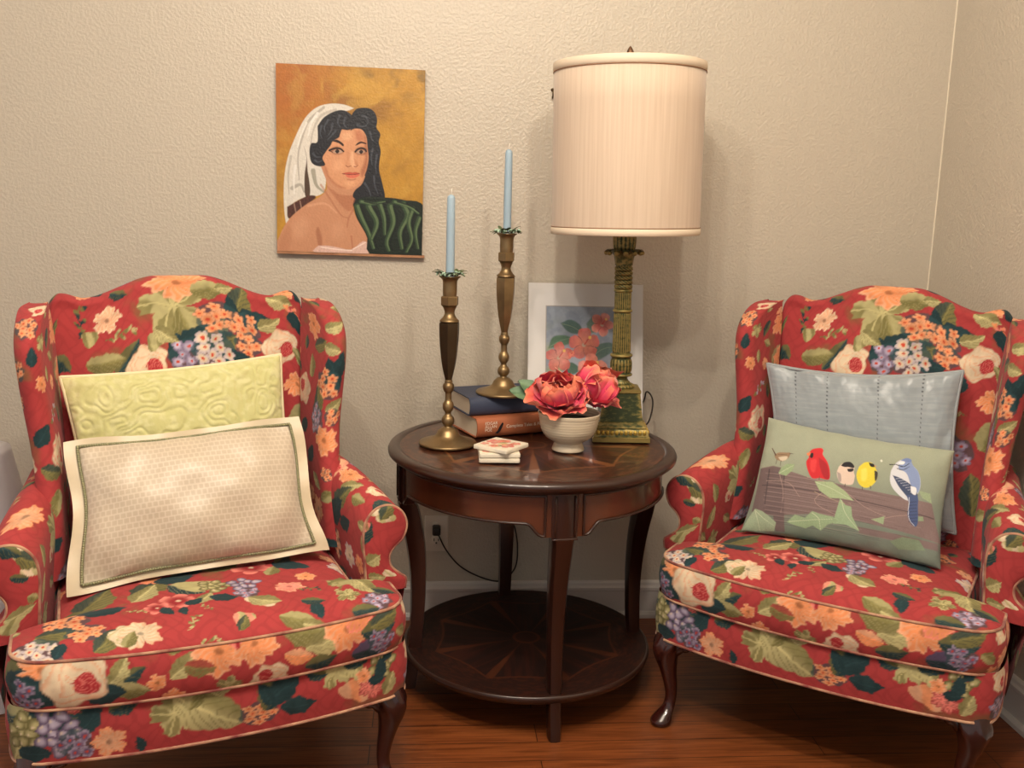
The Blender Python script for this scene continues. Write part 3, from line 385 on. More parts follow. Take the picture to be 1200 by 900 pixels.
    for p in ([400, 110, 385, 170, 410, 210], [450, 130, 440, 180, 465, 215], [300, 150, 270, 210, 280, 260], [340, 180, 330, 240, 300, 290], [245, 200, 235, 260, 250, 300], [370, 240, 330, 290, 300, 320], [180, 440, 210, 470, 250, 470], [200, 500, 230, 515, 262, 500], [600, 110, 640, 130, 650, 170, 630, 200], [560, 190, 600, 205, 640, 196], [670, 250, 690, 310, 705, 330], [700, 400, 690, 470, 700, 540], [740, 450, 730, 540, 742, 620], [640, 700, 680, 760, 700, 820], [720, 640, 730, 720, 760, 790]):
        A.line(p, (84, 88, 98), 1.7, .5, .55)
    A.cv = P5
    A.blob([248, 822, 290, 822, 335, 830, 388, 838, 440, 800, 476, 852, 240, 852], (224, 186, 172), .6, tex=.1).line([260, 828, 330, 838, 390, 842], (250, 226, 214), .8).line([395, 835, 425, 818, 445, 806], (250, 226, 214), .8)
    A.blob([388, 640, 424, 612, 520, 612, 600, 622, 690, 655, 700, 870, 474, 860, 450, 780, 404, 700], (24, 36, 26), .6)
    for p, w in (([405, 650, 425, 700, 455, 760, 480, 830], 2.2), ([455, 650, 490, 720, 470, 790], 2.6), ([500, 640, 520, 700, 525, 770], 2.0), ([545, 650, 560, 720, 535, 800, 545, 840], 2.4), ([600, 640, 620, 690, 590, 760, 600, 830], 2.4), ([640, 660, 625, 720, 640, 790, 620, 845], 2.0), ([670, 700, 655, 760, 668, 830], 1.8), ([420, 630, 470, 640, 520, 630], 1.6), ([560, 630, 620, 650, 665, 680], 1.6)):
        A.line(p, (58, 82, 54), w*1.9, w*1.0, .8); A.line([v+3 if i % 2 == 0 else v for i, v in enumerate(p)], (112, 134, 92), w*.9, w*.4, .65); A.line([v+16 if i % 2 == 0 else v for i, v in enumerate(p)], (14, 22, 18), w*.8, w*.4, .8)
    return A.out()*(.78+.12*fbm(X*.6, Y*.25, 21)[..., None])

def paint_birds(s, t):
    XY = quad([(118, 272), (848, 402), (785, 895), (20, 735)], s, t); X, Y = XY[..., 0], XY[..., 1]
    b = mixc(lin((160, 166, 144))+0*X[..., None], lin((112, 124, 112)), sm(380, 800, Y)); b = b*(.95+.1*fbm(X*.02, Y*.02))[..., None]; A = Art(X, Y, b)
    WD = (128, 108, 106)
    A.blob([92, 488, 150, 486, 300, 540, 500, 588, 775, 640, 800, 800, 700, 770, 500, 720, 340, 690, 200, 690, 60, 660], WD, 2, smooth=False, tex=.1).blob([84, 490, 150, 490, 205, 500, 205, 760, 165, 752, 158, 690, 60, 664], (112, 94, 94), 2, smooth=False)
    A.blob([480, 740, 560, 755, 790, 800, 786, 830, 640, 800, 500, 770], (122, 104, 102), 3, smooth=False)
    for i in range(34):
        y0 = 505+i*6.2; x0 = 110+20*hsh(i, 1); sl = .19; x1 = x0+250+380*hsh(i, 2); c = ((92, 76, 78), (154, 134, 130), (74, 62, 64))[i % 3]
        A.line([x0, y0+(x0-110)*sl, (x0+x1)/2, y0+((x0+x1)/2-110)*sl+4*(hsh(i, 3)-.5), x1, y0+(x1-110)*sl], c, 1.6, .8, .55)
    A.line([100, 560, 340, 600, 560, 650, 780, 700], (70, 58, 60), 3, 3, .7).line([130, 500, 120, 640], (66, 56, 58), 4, 3, .7).line([205, 500, 200, 560], (70, 60, 60), 3, 2, .7)
    for p in ([300, 540, 420, 580, 520, 660, 600, 700], [380, 590, 330, 640, 420, 700], [180, 520, 200, 600, 190, 680], [120, 545, 220, 560, 270, 620], [560, 720, 620, 700, 700, 690]): A.line(p, (176, 150, 140), 1.6, 1, .8)
    lf = lambda p, c=(148, 168, 128): A.blob(p, c, 1.5, smooth=False, tex=.12)
    lf([175, 520, 186, 498, 212, 482, 246, 486, 236, 512, 210, 532, 190, 526]); lf([330, 558, 400, 562, 450, 600, 482, 638, 430, 628, 390, 626, 350, 596], (160, 178, 138)); lf([408, 700, 430, 628, 450, 655, 472, 662, 474, 700, 500, 762, 450, 735, 400, 730], (150, 174, 138))
    lf([215, 720, 250, 690, 290, 705, 320, 678, 350, 690, 400, 702, 420, 720, 380, 735, 350, 760, 320, 738, 290, 748, 250, 735], (146, 168, 132)); lf([20, 735, 48, 690, 75, 654, 110, 668, 140, 690, 170, 718, 160, 752, 100, 745], (156, 172, 144)); lf([545, 712, 575, 705, 596, 698, 590, 732], (150, 168, 132)); lf([725, 590, 770, 600, 775, 640, 740, 620], (150, 166, 132)); lf([610, 800, 660, 780, 720, 790, 740, 830, 680, 830, 640, 830], (120, 138, 112)); lf([690, 695, 740, 695, 742, 712, 705, 715], (140, 158, 126))
    for p in ([335, 562, 400, 590, 475, 635], [435, 635, 450, 690, 495, 755], [225, 718, 300, 715, 400, 712], [320, 685, 345, 710, 350, 755], [75, 660, 90, 700, 100, 745], [75, 660, 120, 700, 160, 730], [180, 520, 210, 505, 240, 490]): A.line(p, (204, 214, 180), 1.6, .8, .8)
    A.blob([581, 466, 587, 462, 590, 470, 584, 474], (214, 216, 200), 1)
    A.blob([152, 440, 172, 432, 205, 434, 224, 436, 222, 448, 212, 462, 190, 470, 168, 464, 155, 452], (150, 124, 96), 1.5).line([158, 442, 140, 412], (96, 76, 60), 4, 2).line([222, 440, 242, 441], (80, 66, 56), 1.8, .8).blob([170, 452, 210, 450, 208, 464, 185, 468], (206, 192, 168), 2).line([185, 468, 182, 488], (90, 70, 60), 1.4).line([165, 462, 160, 480], (90, 70, 60), 1.4).line([170, 440, 210, 444], (98, 74, 56), 2, 1, .8)
    A.blob([300, 442, 318, 422, 352, 416, 362, 428, 360, 446, 380, 480, 390, 520, 386, 552, 350, 546, 320, 545, 302, 515, 294, 478, 304, 458], (206, 38, 46), 1.5).blob([345, 460, 378, 490, 388, 548, 368, 545, 350, 500], (158, 26, 38), 3, .8).blob([306, 444, 320, 438, 322, 456, 312, 462], (40, 22, 24), 1).blob([294, 440, 310, 436, 308, 450, 298, 450], (226, 132, 84), 1).blob([312, 470, 335, 470, 330, 520, 312, 510], (228, 70, 70), 5, .7).line([350, 540, 348, 552], (90, 70, 60), 1.5)
    A.blob([424, 500, 440, 484, 468, 480, 484, 498, 482, 520, 486, 540, 476, 572, 440, 570, 424, 555, 417, 525], (220, 198, 180), 1.5).blob([432, 494, 446, 480, 468, 478, 482, 492, 482, 504, 460, 500, 446, 500], (34, 30, 34), 1).blob([456, 508, 480, 506, 478, 518, 462, 520], (40, 34, 38), 1).blob([418, 520, 432, 530, 434, 560, 424, 556], (140, 130, 130), 2, .7).line([450, 570, 448, 580], (80, 60, 55), 1.4)
    A.blob([502, 498, 524, 478, 548, 478, 560, 494, 570, 520, 568, 552, 545, 580, 520, 584, 500, 566, 492, 532], (222, 204, 60), 1.5).blob([538, 478, 556, 484, 562, 496, 546, 496], (32, 28, 26), 1).line([560, 492, 568, 495], (210, 150, 90), 2, 1).blob([560, 512, 572, 520, 570, 545, 562, 556], (58, 52, 44), 1.2).blob([510, 510, 530, 505, 530, 550, 512, 555], (240, 226, 110), 5, .6).line([516, 582, 514, 592], (80, 60, 55), 1.6).line([545, 578, 545, 590], (80, 60, 55), 1.6)
    A.blob([622, 510, 640, 476, 668, 456, 692, 458, 700, 480, 720, 505, 732, 545, 728, 590, 705, 625, 680, 632, 650, 610, 626, 580, 618, 548], (212, 214, 220), 1.5).blob([655, 470, 690, 458, 704, 484, 724, 512, 732, 560, 722, 600, 700, 580, 680, 520, 650, 500], (132, 150, 190), 2.5).blob([628, 530, 655, 540, 690, 562, 715, 590, 722, 620, 706, 640, 680, 615, 650, 575], (62, 74, 104), 1.5).blob([680, 610, 720, 612, 722, 660, 720, 715, 710, 738, 692, 722, 682, 690, 688, 650], (70, 86, 128), 1.5).blob([695, 572, 716, 580, 714, 608, 698, 600], (224, 226, 230), 1.5)
    for i in range(7): A.line([686, 640+i*13, 718, 636+i*13], (30, 34, 50), 1.4, 1, .8); A.line([640+i*9, 545+i*9, 664+i*8, 540+i*9], (206, 212, 224), 1.3, .8, .8)
    A.line([690, 620, 686, 700, 706, 734], (226, 230, 236), 1.6, 1, .8).line([618, 484, 642, 482], (40, 38, 44), 3, 1.6).line([640, 482, 668, 490, 690, 474], (36, 36, 46), 2.4, 1.6).blob([650, 470, 672, 466, 668, 480, 652, 480], (232, 234, 236), 1.2).line([645, 500, 665, 505, 690, 490], (40, 42, 54), 2, 1)
    A.blob([656, 462, 680, 450, 698, 458, 690, 470], (112, 130, 176), 1.5); A.line([330, 600, 360, 615, 420, 640, 470, 650], (190, 168, 140), 1.4, 1, .7)
    return A.out()*(.90+.1*vnoise(X*.7, Y*.7)[..., None])

def paint_hibiscus(s, t):
    """u 0-1, v 0-1 on the art sheet; canvas of 480 x 560 units"""
    X, Y = s*480+176, t*560+194; b = mixc(lin((158, 166, 178))+0*X[..., None], lin((162, 172, 128)), sm(.42, .62, fbm(X*.008, Y*.008, 2))*sm(500, 250, X)*sm(240, 420, Y))
    b = mixc(b, lin((132, 142, 158)), sm(.45, .62, fbm(X*.012, Y*.012, 7))*.6); A = Art(X, Y, b)
    for p, c in (([262, 292, 320, 270, 380, 300, 392, 345, 340, 352, 300, 335], (72, 104, 92)), ([190, 440, 210, 380, 260, 362, 322, 372, 318, 410, 250, 430], (80, 118, 84)), ([440, 470, 480, 420, 560, 400, 600, 430, 540, 480, 470, 510], (90, 116, 104)), ([420, 290, 460, 250, 480, 300, 470, 340, 430, 340], (104, 126, 110)), ([260, 545, 330, 520, 380, 560, 330, 590], (62, 98, 74)), ([560, 560, 620, 520, 650, 560, 600, 600], (80, 110, 92)), ([300, 640, 380, 610, 420, 660, 340, 690], (84, 112, 86)), ([580, 330, 640, 300, 652, 350, 600, 370], (84, 110, 96))): A.blob(p, c, 6, .9, tex=.3)
    for p in ([270, 295, 330, 310, 385, 340], [200, 430, 260, 395, 318, 380], [450, 490, 520, 440, 590, 425]): A.line(p, (150, 168, 140), 2.4, 1.2, .7)
    for x, y, r, c, a in ((515, 295, 74, 'BC', 20), (255, 492, 92, 'CB', 60), (408, 415, 100, 'AB', 10), (455, 560, 98, 'AC', 80), (330, 470, 26, 'AB', 0), (230, 640, 70, 'CB', 0), (600, 640, 80, 'AB', 30)):
        A.mot('pan', x, y, r, a, c, op=.9).line([x, y, x+r*.3, y-r*.4], (196, 60, 60), 3.5, 2).blob([x+r*.25, y-r*.5, x+r*.4, y-r*.5, x+r*.4, y-r*.35, x+r*.25, y-r*.35], (240, 200, 110), 2)
    return A.out()*(.9+.2*fbm(X*.06, Y*.06, 5)[..., None])

def paint_coaster(s, t):
    b = lin((232, 222, 200))+0*s[..., None]; A = Art(s*100, t*100, b)
    A.line([30, 60, 50, 50, 78, 66], (70, 60, 50), 1.6, 1).line([50, 50, 60, 30, 74, 20], (70, 60, 50), 1.4, 1)
    for x, y, r, c in ((26, 42, 26, 'CB'), (44, 24, 20, 'AC'), (74, 60, 24, 'CB'), (82, 28, 15, 'CA'), (50, 80, 18, 'AC'), (16, 76, 13, 'CA')): A.mot('pan', x, y, r, x*3, c)
    A.mot('leaf', 52, 40, 11, 40, 'HG', n=1).mot('leaf', 62, 72, 9, -20, 'HG', n=1); A.blob([44, 44, 64, 40, 66, 58, 48, 60], (226, 214, 140), 5, .5); return A.out()
# ------------------------------------------------------------------ the room
XR = 1.26
def mat_wall():
    m = M('wall_paint', (192, 182, 165), .40, spec=.5); nt = m.node_tree; N, L = nt.nodes, nt.links; b = N['Principled BSDF']
    tc = N.new('ShaderNodeTexCoord')
    t = N.new('ShaderNodeTexNoise'); t.inputs['Scale'].default_value = 120; t.inputs['Detail'].default_value = 2.5; t.inputs['Roughness'].default_value = .5; L.new(tc.outputs['Object'], t.inputs['Vector'])
    r = N.new('ShaderNodeValToRGB'); r.color_ramp.elements[0].position = .42; r.color_ramp.elements[1].position = .62; L.new(t.outputs['Fac'], r.inputs[0])
    t2 = N.new('ShaderNodeTexNoise'); t2.inputs['Scale'].default_value = 9; t2.inputs['Detail'].default_value = 2; L.new(tc.outputs['Object'], t2.inputs['Vector'])
    bp = N.new('ShaderNodeBump'); bp.inputs['Strength'].default_value = .36; bp.inputs['Distance'].default_value = .0022; L.new(r.outputs[0], bp.inputs['Height'])
    b2 = N.new('ShaderNodeBump'); b2.inputs['Strength'].default_value = .12; b2.inputs['Distance'].default_value = .012; L.new(t2.outputs['Fac'], b2.inputs['Height']); L.new(bp.outputs[0], b2.inputs['Normal'])
    L.new(b2.outputs[0], b.inputs['Normal']); return m
WALL = mat_wall()
def slab(name, x0, x1, y0, y1, z0, z1, m):
    o = MB().box(x0, x1, y0, y1, z0, z1).build(name, m, smooth=False); o['kind'] = 'structure'; return o
slab('wall_back', -3.2, XR+.12, 0, .12, 0, 2.8, WALL)
slab('wall_right', XR, XR+.12, -4.6, 0, 0, 2.8, WALL)
slab('ceiling', -3.2, XR+.12, -4.6, .12, 2.8, 2.9, M('ceiling_paint', (226, 218, 204), .8))
def mat_floor():
    m = M('oak_floor', (120, 60, 30), .34, spec=.45); nt = m.node_tree; N, L = nt.nodes, nt.links; b = N['Principled BSDF']
    tc = N.new('ShaderNodeTexCoord'); mp = N.new('ShaderNodeMapping'); L.new(tc.outputs['Object'], mp.inputs[0])
    br = N.new('ShaderNodeTexBrick'); L.new(mp.outputs[0], br.inputs['Vector'])
    br.inputs['Scale'].default_value = 1; br.inputs['Brick Width'].default_value = 1.1; br.inputs['Row Height'].default_value = .082; br.inputs['Mortar Size'].default_value = .0012; br.offset = .37
    br.inputs['Color1'].default_value = tuple(lin((140, 78, 40)))+(1,); br.inputs['Color2'].default_value = tuple(lin((120, 65, 33)))+(1,); br.inputs['Mortar'].default_value = tuple(lin((48, 22, 12)))+(1,)
    mg = N.new('ShaderNodeMapping'); mg.inputs['Scale'].default_value = (1.6, 34, 1); L.new(tc.outputs['Object'], mg.inputs[0])
    g = N.new('ShaderNodeTexNoise'); g.inputs['Scale'].default_value = 3.0; g.inputs['Detail'].default_value = 7; g.inputs['Distortion'].default_value = 1.2; L.new(mg.outputs[0], g.inputs['Vector'])
    cr = N.new('ShaderNodeValToRGB'); cr.color_ramp.elements[0].position = .36; cr.color_ramp.elements[0].color = (.62, .56, .50, 1); cr.color_ramp.elements[1].position = .6; cr.color_ramp.elements[1].color = (1.12, 1.1, 1.05, 1); L.new(g.outputs['Fac'], cr.inputs[0])
    mx = N.new('ShaderNodeMix'); mx.data_type = 'RGBA'; mx.blend_type = 'MULTIPLY'; mx.inputs[0].default_value = 1; L.new(br.outputs['Color'], mx.inputs[6]); L.new(cr.outputs[0], mx.inputs[7]); L.new(mx.outputs[2], b.inputs['Base Color'])
    bp = N.new('ShaderNodeBump'); bp.inputs['Strength'].default_value = .15; bp.inputs['Distance'].default_value = .002; L.new(br.outputs['Fac'], bp.inputs['Height']); bp.invert = True; L.new(bp.outputs[0], b.inputs['Normal'])
    return m
slab('floor', -3.2, XR+.12, -4.6, .12, -.06, 0, mat_floor())
TRIM = M('trim_paint', (206, 202, 196), .38)
BP = [(0, 0), (.026, 0), (.026, .012), (.020, .020), (.014, .021), (.014, .088), (.017, .091), (.017, .100), (.011, .106), (.009, .114), (.004, .119), (0, .120)]
def baseboard(name, along):
    b = MB(); P = np.array(BP)
    if along == 'x': G = np.array([[(x, -d, z) for d, z in P] for x in (-3.2, XR)])
    else: G = np.array([[(XR-d, y, z) for d, z in P] for y in (-4.6, 0)])
    b.grid(G); o = b.build(name, TRIM, smooth=False); o['kind'] = 'structure'; return o
baseboard('baseboard_back', 'x'); baseboard('baseboard_right', 'y')
# thin pale line of caulk where the two walls meet
c = MB().tube([(XR-.001, -.001, z) for z in np.linspace(.12, 2.8, 12)], .0026, 6).build('trim_1', M('corner_caulk', (222, 212, 190), .6)); c['kind'] = 'structure'
# outlet with the lamp's plug in it
out = empty('wall_outlet', (-.248, 0, .278), 0, 'white duplex wall outlet under the round table with a dark plug in it', 'outlet')
IV = M('ivory_plastic', (214, 206, 190), .35)
MB().box(-.037, .037, -.006, 0, -.058, .058, .003).build('cover_plate', IV, out, sharp=40)
HOLE = M('socket_hole', (34, 30, 28), .6)
for z in (.022, -.022):
    r = MB(); t = np.linspace(0, 2*math.pi, 25)[:-1]
    R = lambda k, y: [(max(-.0165, min(.0165, .0175*k*math.cos(a))), y, z+.0145*k*math.sin(a)) for a in t]
    r.grid(np.array([R(1, -.005), R(1, -.008), R(.9, -.009), R(.01, -.009)]), cu=True); rc = r.build('receptacle', IV, out, sharp=40)
    h = MB(); h.box(-.008, -.0055, -.0095, -.0088, z-.001, z+.008); h.box(.0055, .008, -.0095, -.0088, z-.001, z+.007); h.ball((0, -.009, z-.007), .0028, 8, (1, .3, 1)); h.build('slot', HOLE, rc)
BLACK = M('dark_cord', (30, 22, 18), .5)
cord = empty('power_cord', (-.24, -.02, .3), 0, 'thin dark cord drooping from the outlet and running up behind the table', 'cord')
k = [(-.248, -.034, .298), (-.240, -.05, .285), (-.215, -.045, .235), (-.17, -.03, .178), (-.10, -.02, .137), (-.04, -.02, .128), (.0, -.016, .170), (.006, -.014, .235), (-.004, -.014, .30), (-.020, -.014, .33), (-.018, -.014, .37), (.006, -.014, .385), (.03, -.014, .42), (.12, -.006, .52), (.26, -.006, .62), (.372, -.008, .69), (.385, -.035, .740), (.385, -.12, .735), (.372, -.17, .700), (.350, -.20, .674), (.30, -.235, .674)]
P = spl(np.array(k)-np.array([-.24, -.02, .3]), 160); MB().tube(P, .0024, 8).build('cable', BLACK, cord)
MB().box(-.0205, .0045, -.0325, .0105, -.014, .010, .004).build('plug', BLACK, cord, sharp=40)
hk = empty('wall_hook', (.071, 0, 1.612), 0, 'tiny dark metal hook in the wall beside the top of the lampshade', 'hook')
MB().tube(spl([(0, 0, .008), (0, -.012, .008), (0, -.017, -.004), (0, -.012, -.016), (0, -.004, -.012)], 20), .0022, 8).build('hook_wire', M('dark_brass', (92, 76, 52), .4, .9), hk)
MB().lathe([(.0, 0), (.005, 0), (.005, .002), (.0, .003)], 16).build('rosette', M('hook_plate', (110, 92, 64), .4, .9), hk).rotation_euler = (math.pi/2, 0, 0)
bpy.data.objects['rosette'].location = (0, 0, .008)
# pale cloth-covered stand behind the left chair's arm
cl = MB(); nu, nv = 90, 40; t = np.linspace(0, 2*math.pi, nu+1)[:-1]; G = np.zeros((nv+3, nu, 3))
for i in range(nv):
    q = i/(nv-1); rr = .165-.075*q**1.6+.008*(1-q)*np.sin(t*11+2*q); G[i] = np.stack([rr*np.cos(t), rr*np.sin(t), .002+.64*q+0*t], 1)
for i, (k, z) in enumerate(((.97, .652), (.6, .656), (.01, .656))): G[nv+i] = np.stack([.09*k*np.cos(t), .09*k*np.sin(t), z+0*t], 1)
cl.grid(G, cu=True); o = cl.build('draped_stand', M('pale_cloth', (196, 192, 196), .8, sheen=.2, bump=[('noise', 60, .1)])); o.location = (-1.425, -.42, 0)
tag(o, 'pale grey draped cloth stand just showing behind the arm at the photo\'s edge', 'stand')
# ------------------------------------------------------------------ wing chairs in a red floral print
FAB = M('floral_linen', None, .82, attr=True, sheen=.06, spec=.2, bump=[('noise', 700, .12), ('noise', 12, .12)])
PIPE = M('piping_cloth', (122, 52, 48), .75, sheen=.2, vary=(20, (192, 150, 118), 1.0))
MAHO = M('dark_mahogany', (56, 20, 14), .25, coat=.4, vary=(9, (38, 12, 10), 1, (1, 1, .3)))
BLOCKER = M('light_block_dark', (30, 26, 24), .9)  # near-black for the unseen light-blocking box in the seat
def panel(b, key, G, extra=None):
    U, V = uvs(G); ms = MOTIFS[key]; sc = scatter(U, V, ms, .95, len(key)*7+len(ms)) if key[:5] != 'scrol' else []
    b.grid(G, print_cloth(U, V, sc+ms)); return b
def leg_front(sd):
    Z = [.262, .235, .205, .175, .14, .10, .07, .045, .028, .014, .004, .0]
    R = [.030, .036, .036, .029, .0215, .017, .0145, .0155, .021, .0265, .025, .018]
    X = [.345, .350, .357, .356, .350, .343, .340, .342, .348, .352, .353, .353]; Y = [-.318, -.328, -.338, -.340, -.338, -.334, -.334, -.340, -.353, -.362, -.363, -.363]
    n = 28; t = np.arange(n)*2*math.pi/n; z = np.linspace(0, 1, 60); c = spl(np.stack([X, Y, Z, R], 1), 70); G = np.zeros((70, n, 3))
    for i, (x, y, zz, r) in enumerate(c):
        carve = .07*np.cos(6*t+zz*60)*sm(.12, .20, zz)*(1-sm(.235, .25, zz)); rr = r*(1+carve+.10*np.cos(4*t+math.pi)*sm(.17, .25, zz))
        G[i] = np.stack([sd*(x+rr*np.cos(t)), y+rr*np.sin(t), zz+0*t], 1)
    b = MB(); b.grid(G[::-1], cu=True)
    for dx, dy in ((-1, 0), (0, 1)):                 # carved ears beside the knee
        P = [(sd*(.335+dx*.085), -.335+dy*.085, .232), (sd*(.338+dx*.055), -.335+dy*.055, .224), (sd*(.342+dx*.03), -.335+dy*.03, .213), (sd*.348, -.333, .195)]
        b.tube(spl(P, 14), np.interp(np.linspace(0, 1, 14), [0, .4, 1], [.006, .014, .022])*(1+.12*np.sin(np.arange(14)*1.9)), 10)
        b.ball((sd*(.338+dx*.052), -.338+dy*.05, .214), .011, 8)
    return b
def leg_back(sd):
    P = np.array([(sd*.30, .22, .245), (sd*.30, .235, .15), (sd*.302, .27, .05), (sd*.303, .29, 0)])
    G = []
    for i, p in enumerate(spl(P, 16)):
        r = .024-.006*i/15; G.append([(p[0]+a, p[1]+b, p[2]) for a, b in ((-r, -r), (r, -r), (r, r), (-r, r))])
    b = MB(); b.grid(np.array(G), cu=True); return b
def make_chair():
    (cx, cy), rz = CHAIRS[0]; root = empty('wing_chair', (cx, cy, 0), rz)
    panel(MB(), 'back', grid_back(230, 480)).build('back', FAB, root)
    for sd, s in ((-1, 'l'), (1, 'r')):
        G = grid_wing(sd, 150, 230); w = panel(MB(), 'wing_'+s, G).build('wing', FAB, root)
        e = np.array([G[i, int(150*(.66 if sd > 0 else .34))] for i in range(0, 230, 3)]); MB().tube(e, .0034, 8).build('piping', PIPE, w)
        a = panel(MB(), 'arm_'+s, grid_arm(sd, 270, 160)).build('arm', FAB, root)
        panel(MB(), 'scroll_'+s, grid_scroll(sd, 44, 100)).build('scroll_panel', FAB, a)
        MB().tube(scroll_edge(sd, 90, -.208), .0034, 8).build('piping', PIPE, a)
    b = MB(); panel(b, 'seat', grid_seat(280, 230)); panel(b, 'border', grid_border(460, 40)); cu = b.build('seat_cushion', FAB, root)
    o = seat_outline(); p = MB()
    for z, d in ((.437, .001), (.341, .002)):
        L = loft(o, [(d, z)], 260)[0]; p.tube(L, .0034, 8)
    p.build('piping', PIPE, cu)
    G = grid_apron(560, 46); ap = panel(MB(), 'apron', G).build('seat_rail', FAB, root)
    MB().tube(G[0, ::2]+np.array([0, 0, -.002]), .0034, 8).build('piping', PIPE, ap)
    b = MB(); b.box(-.335, .335, -.325, .20, .236, .335); b.build('seat_light_block', BLOCKER, root, smooth=False)  # unseen box added inside the seat to block light
    for sd in (-1, 1): leg_front(sd).build('leg', MAHO, root); leg_back(sd).build('leg', MAHO, root)
    return root
chair = tag(make_chair(), 'red floral wing chair holding the green and cream cushions', 'armchair', 'red floral wing chairs')
(cx2, cy2), rz2 = CHAIRS[1]
chair2 = tag(copy_tree(chair), 'red floral wing chair holding the blue and bird-print cushions', 'armchair', 'red floral wing chairs')
chair2.location = (cx2, cy2, 0); chair2.rotation_euler = (0, 0, rz2)
# ------------------------------------------------------------------ round table with inlaid top and low shelf
TC = (0, -.407, 0)
table = empty('side_table', TC, 0, 'round dark mahogany side table with inlaid top, four curved legs and low shelf', 'table')
def wood(name, rough, coat, cr): return M(name, None, rough, attr=True, coat=coat, crough=cr, spec=.3)
TOPW = wood('inlaid_veneer', .38, .42, .03)
LEGW = M('mahogany_legs', (54, 26, 17), .28, coat=.35, vary=(6, (38, 17, 11), 1, (1, 1, .12)))
APW = M('apron_veneer', (98, 50, 27), .3, coat=.4, vary=(7, (68, 34, 19), 1, (1, 1, .35)))
MLD = M('dark_molding', (50, 27, 18), .32, coat=.25, vary=(14, (44, 22, 15), 1))
def inlay(X, Y, R, seed, lift=1):
    r = np.hypot(X, Y)/R; th = np.arctan2(Y, X); k = 8; s = (th/(2*math.pi)*k+seed) % 1; sec = np.floor(th/(2*math.pi)*k+seed)
    ang = (sec+.5-seed)/k*2*math.pi; gx = X*np.cos(ang)+Y*np.sin(ang); gy = -X*np.sin(ang)+Y*np.cos(ang)
    grain = fbm(gx*9+sec*3, gy*110, seed*9+1, 3); base = mixc(lin((46, 22, 15))+0*X[..., None], lin((84, 42, 25)), sm(.3, .7, grain)*(.5+.5*hsh(sec, 3)))
    arc = .80-.10*np.abs(np.sin(math.pi*s))**.8
    bandc = mixc(lin((54, 27, 17))+0*X[..., None], lin((92, 50, 28)), sm(.35, .7, fbm(th*18, r*60, 4, 3)))
    col = mixc(base, bandc, sm(-.004, .004, r-arc)); line = (1-sm(.006, .012, np.abs(r-arc)))*.75
    wd = .035*sm(.10, .78, r)*(r < arc); d = np.abs((s+.5) % 1-.5)*2*math.pi/k*r; line = np.maximum(line, (1-sm(wd-.004, wd+.006, d))*(r < arc)*(hsh(sec, 8) > -1)*.75)
    col = mixc(col, lin((136, 84, 46)), line*.8); col = mixc(col, lin((70, 34, 20)), 1-sm(.10, .11, r)); return mixc(col, lin((120, 70, 38)), (1-sm(.008, .016, np.abs(r-.105)))*.8)
def disk(R, z, n, seed):
    x = np.linspace(-1, 1, n); X, Y = np.meshgrid(x, x); m = np.maximum(np.abs(X), np.abs(Y)); h = np.hypot(X, Y)+1e-9; X, Y = X*m/h*R, Y*m/h*R
    return np.stack([X, Y, z+0*X], -1), inlay(X, Y, R, seed)
G, c = disk(.348, .6665, 300, .1); MB().grid(G, c).build('table_top', TOPW, table)
b = MB(); b.lathe([(.347, .6662), (.3485, .6660), (.350, .6668), (.352, .6690), (.360, .6700), (.370, .6690), (.3775, .665), (.3805, .659), (.3795, .652), (.374, .647), (.366, .6445), (.364, .640), (.358, .637), (.340, .636), (.20, .636)], 160)
b.build('edge_molding', MLD, table)
LEGA = [math.radians(a) for a in (-82.5, 7.5, 97.5, 187.5)]
def apz(t):                                         # lower edge of the apron between leg blocks: scalloped
    d = np.min([np.abs((t-a+math.pi) % (2*math.pi)-math.pi) for a in LEGA], 0)
    return .530+.030*sm(.155, .26, d)
t = np.linspace(0, 2*math.pi, 361)[:-1]; z0 = apz(t); G = np.zeros((9, 360, 3))
for i, q in enumerate(np.linspace(0, 1, 9)): r = .346; G[i] = np.stack([r*np.cos(t), r*np.sin(t), z0*(1-q)+.640*q], 1)
inner = G[::-1].copy(); inner[..., :2] *= .94
MB().grid(np.concatenate([G[:1]*[.94, .94, 1], G, inner[:1]]), cu=True).build('apron', APW, table, sharp=60)
b = MB()                                            # raised bead framing each apron panel
for a in LEGA:
    u = np.linspace(a+.135, a+math.pi/2-.135, 60); lo = [(.349*math.cos(x), .349*math.sin(x), float(apz(np.array([x]))[0])+.004) for x in u]
    hi = [(.348*math.cos(x), .348*math.sin(x), .631) for x in u[::-1]]; side = lambda x, za, zb: [(.348*math.cos(x), .348*math.sin(x), z) for z in np.linspace(za, zb, 8)]
    b.tube(np.array(lo+side(u[-1], lo[-1][2]+.01, .622)+hi+side(u[0], .622, lo[0][2]+.01)), .0034, 8, closed=True)
b.build('apron_bead', MLD, table)
def leg(a):
    prof = [(.338, .640, .032, .014), (.339, .60, .032, .014), (.339, .528, .031, .014), (.330, .522, .027, .024), (.318, .47, .0245, .026), (.306, .40, .022, .024), (.300, .32, .020, .021), (.300, .24, .0185, .019), (.304, .16, .0175, .018), (.311, .08, .0165, .017), (.320, .012, .016, .017), (.322, 0, .015, .016)]
    c = spl(prof, 64); G = []
    for r, z, w, d in c:
        L = [(1, -.8), (1, .55), (.75, 1.0), (0, 1.12), (-.75, 1), (-1, .55), (-1, -.8), (0, -1)]
        G.append([((r+d*q)*math.cos(a)-w*p*math.sin(a), (r+d*q)*math.sin(a)+w*p*math.cos(a), z) for p, q in L])
    b = MB(); b.grid(np.array(G), cu=True); b.f.append([[b.n-8+i for i in range(8)]]); return b
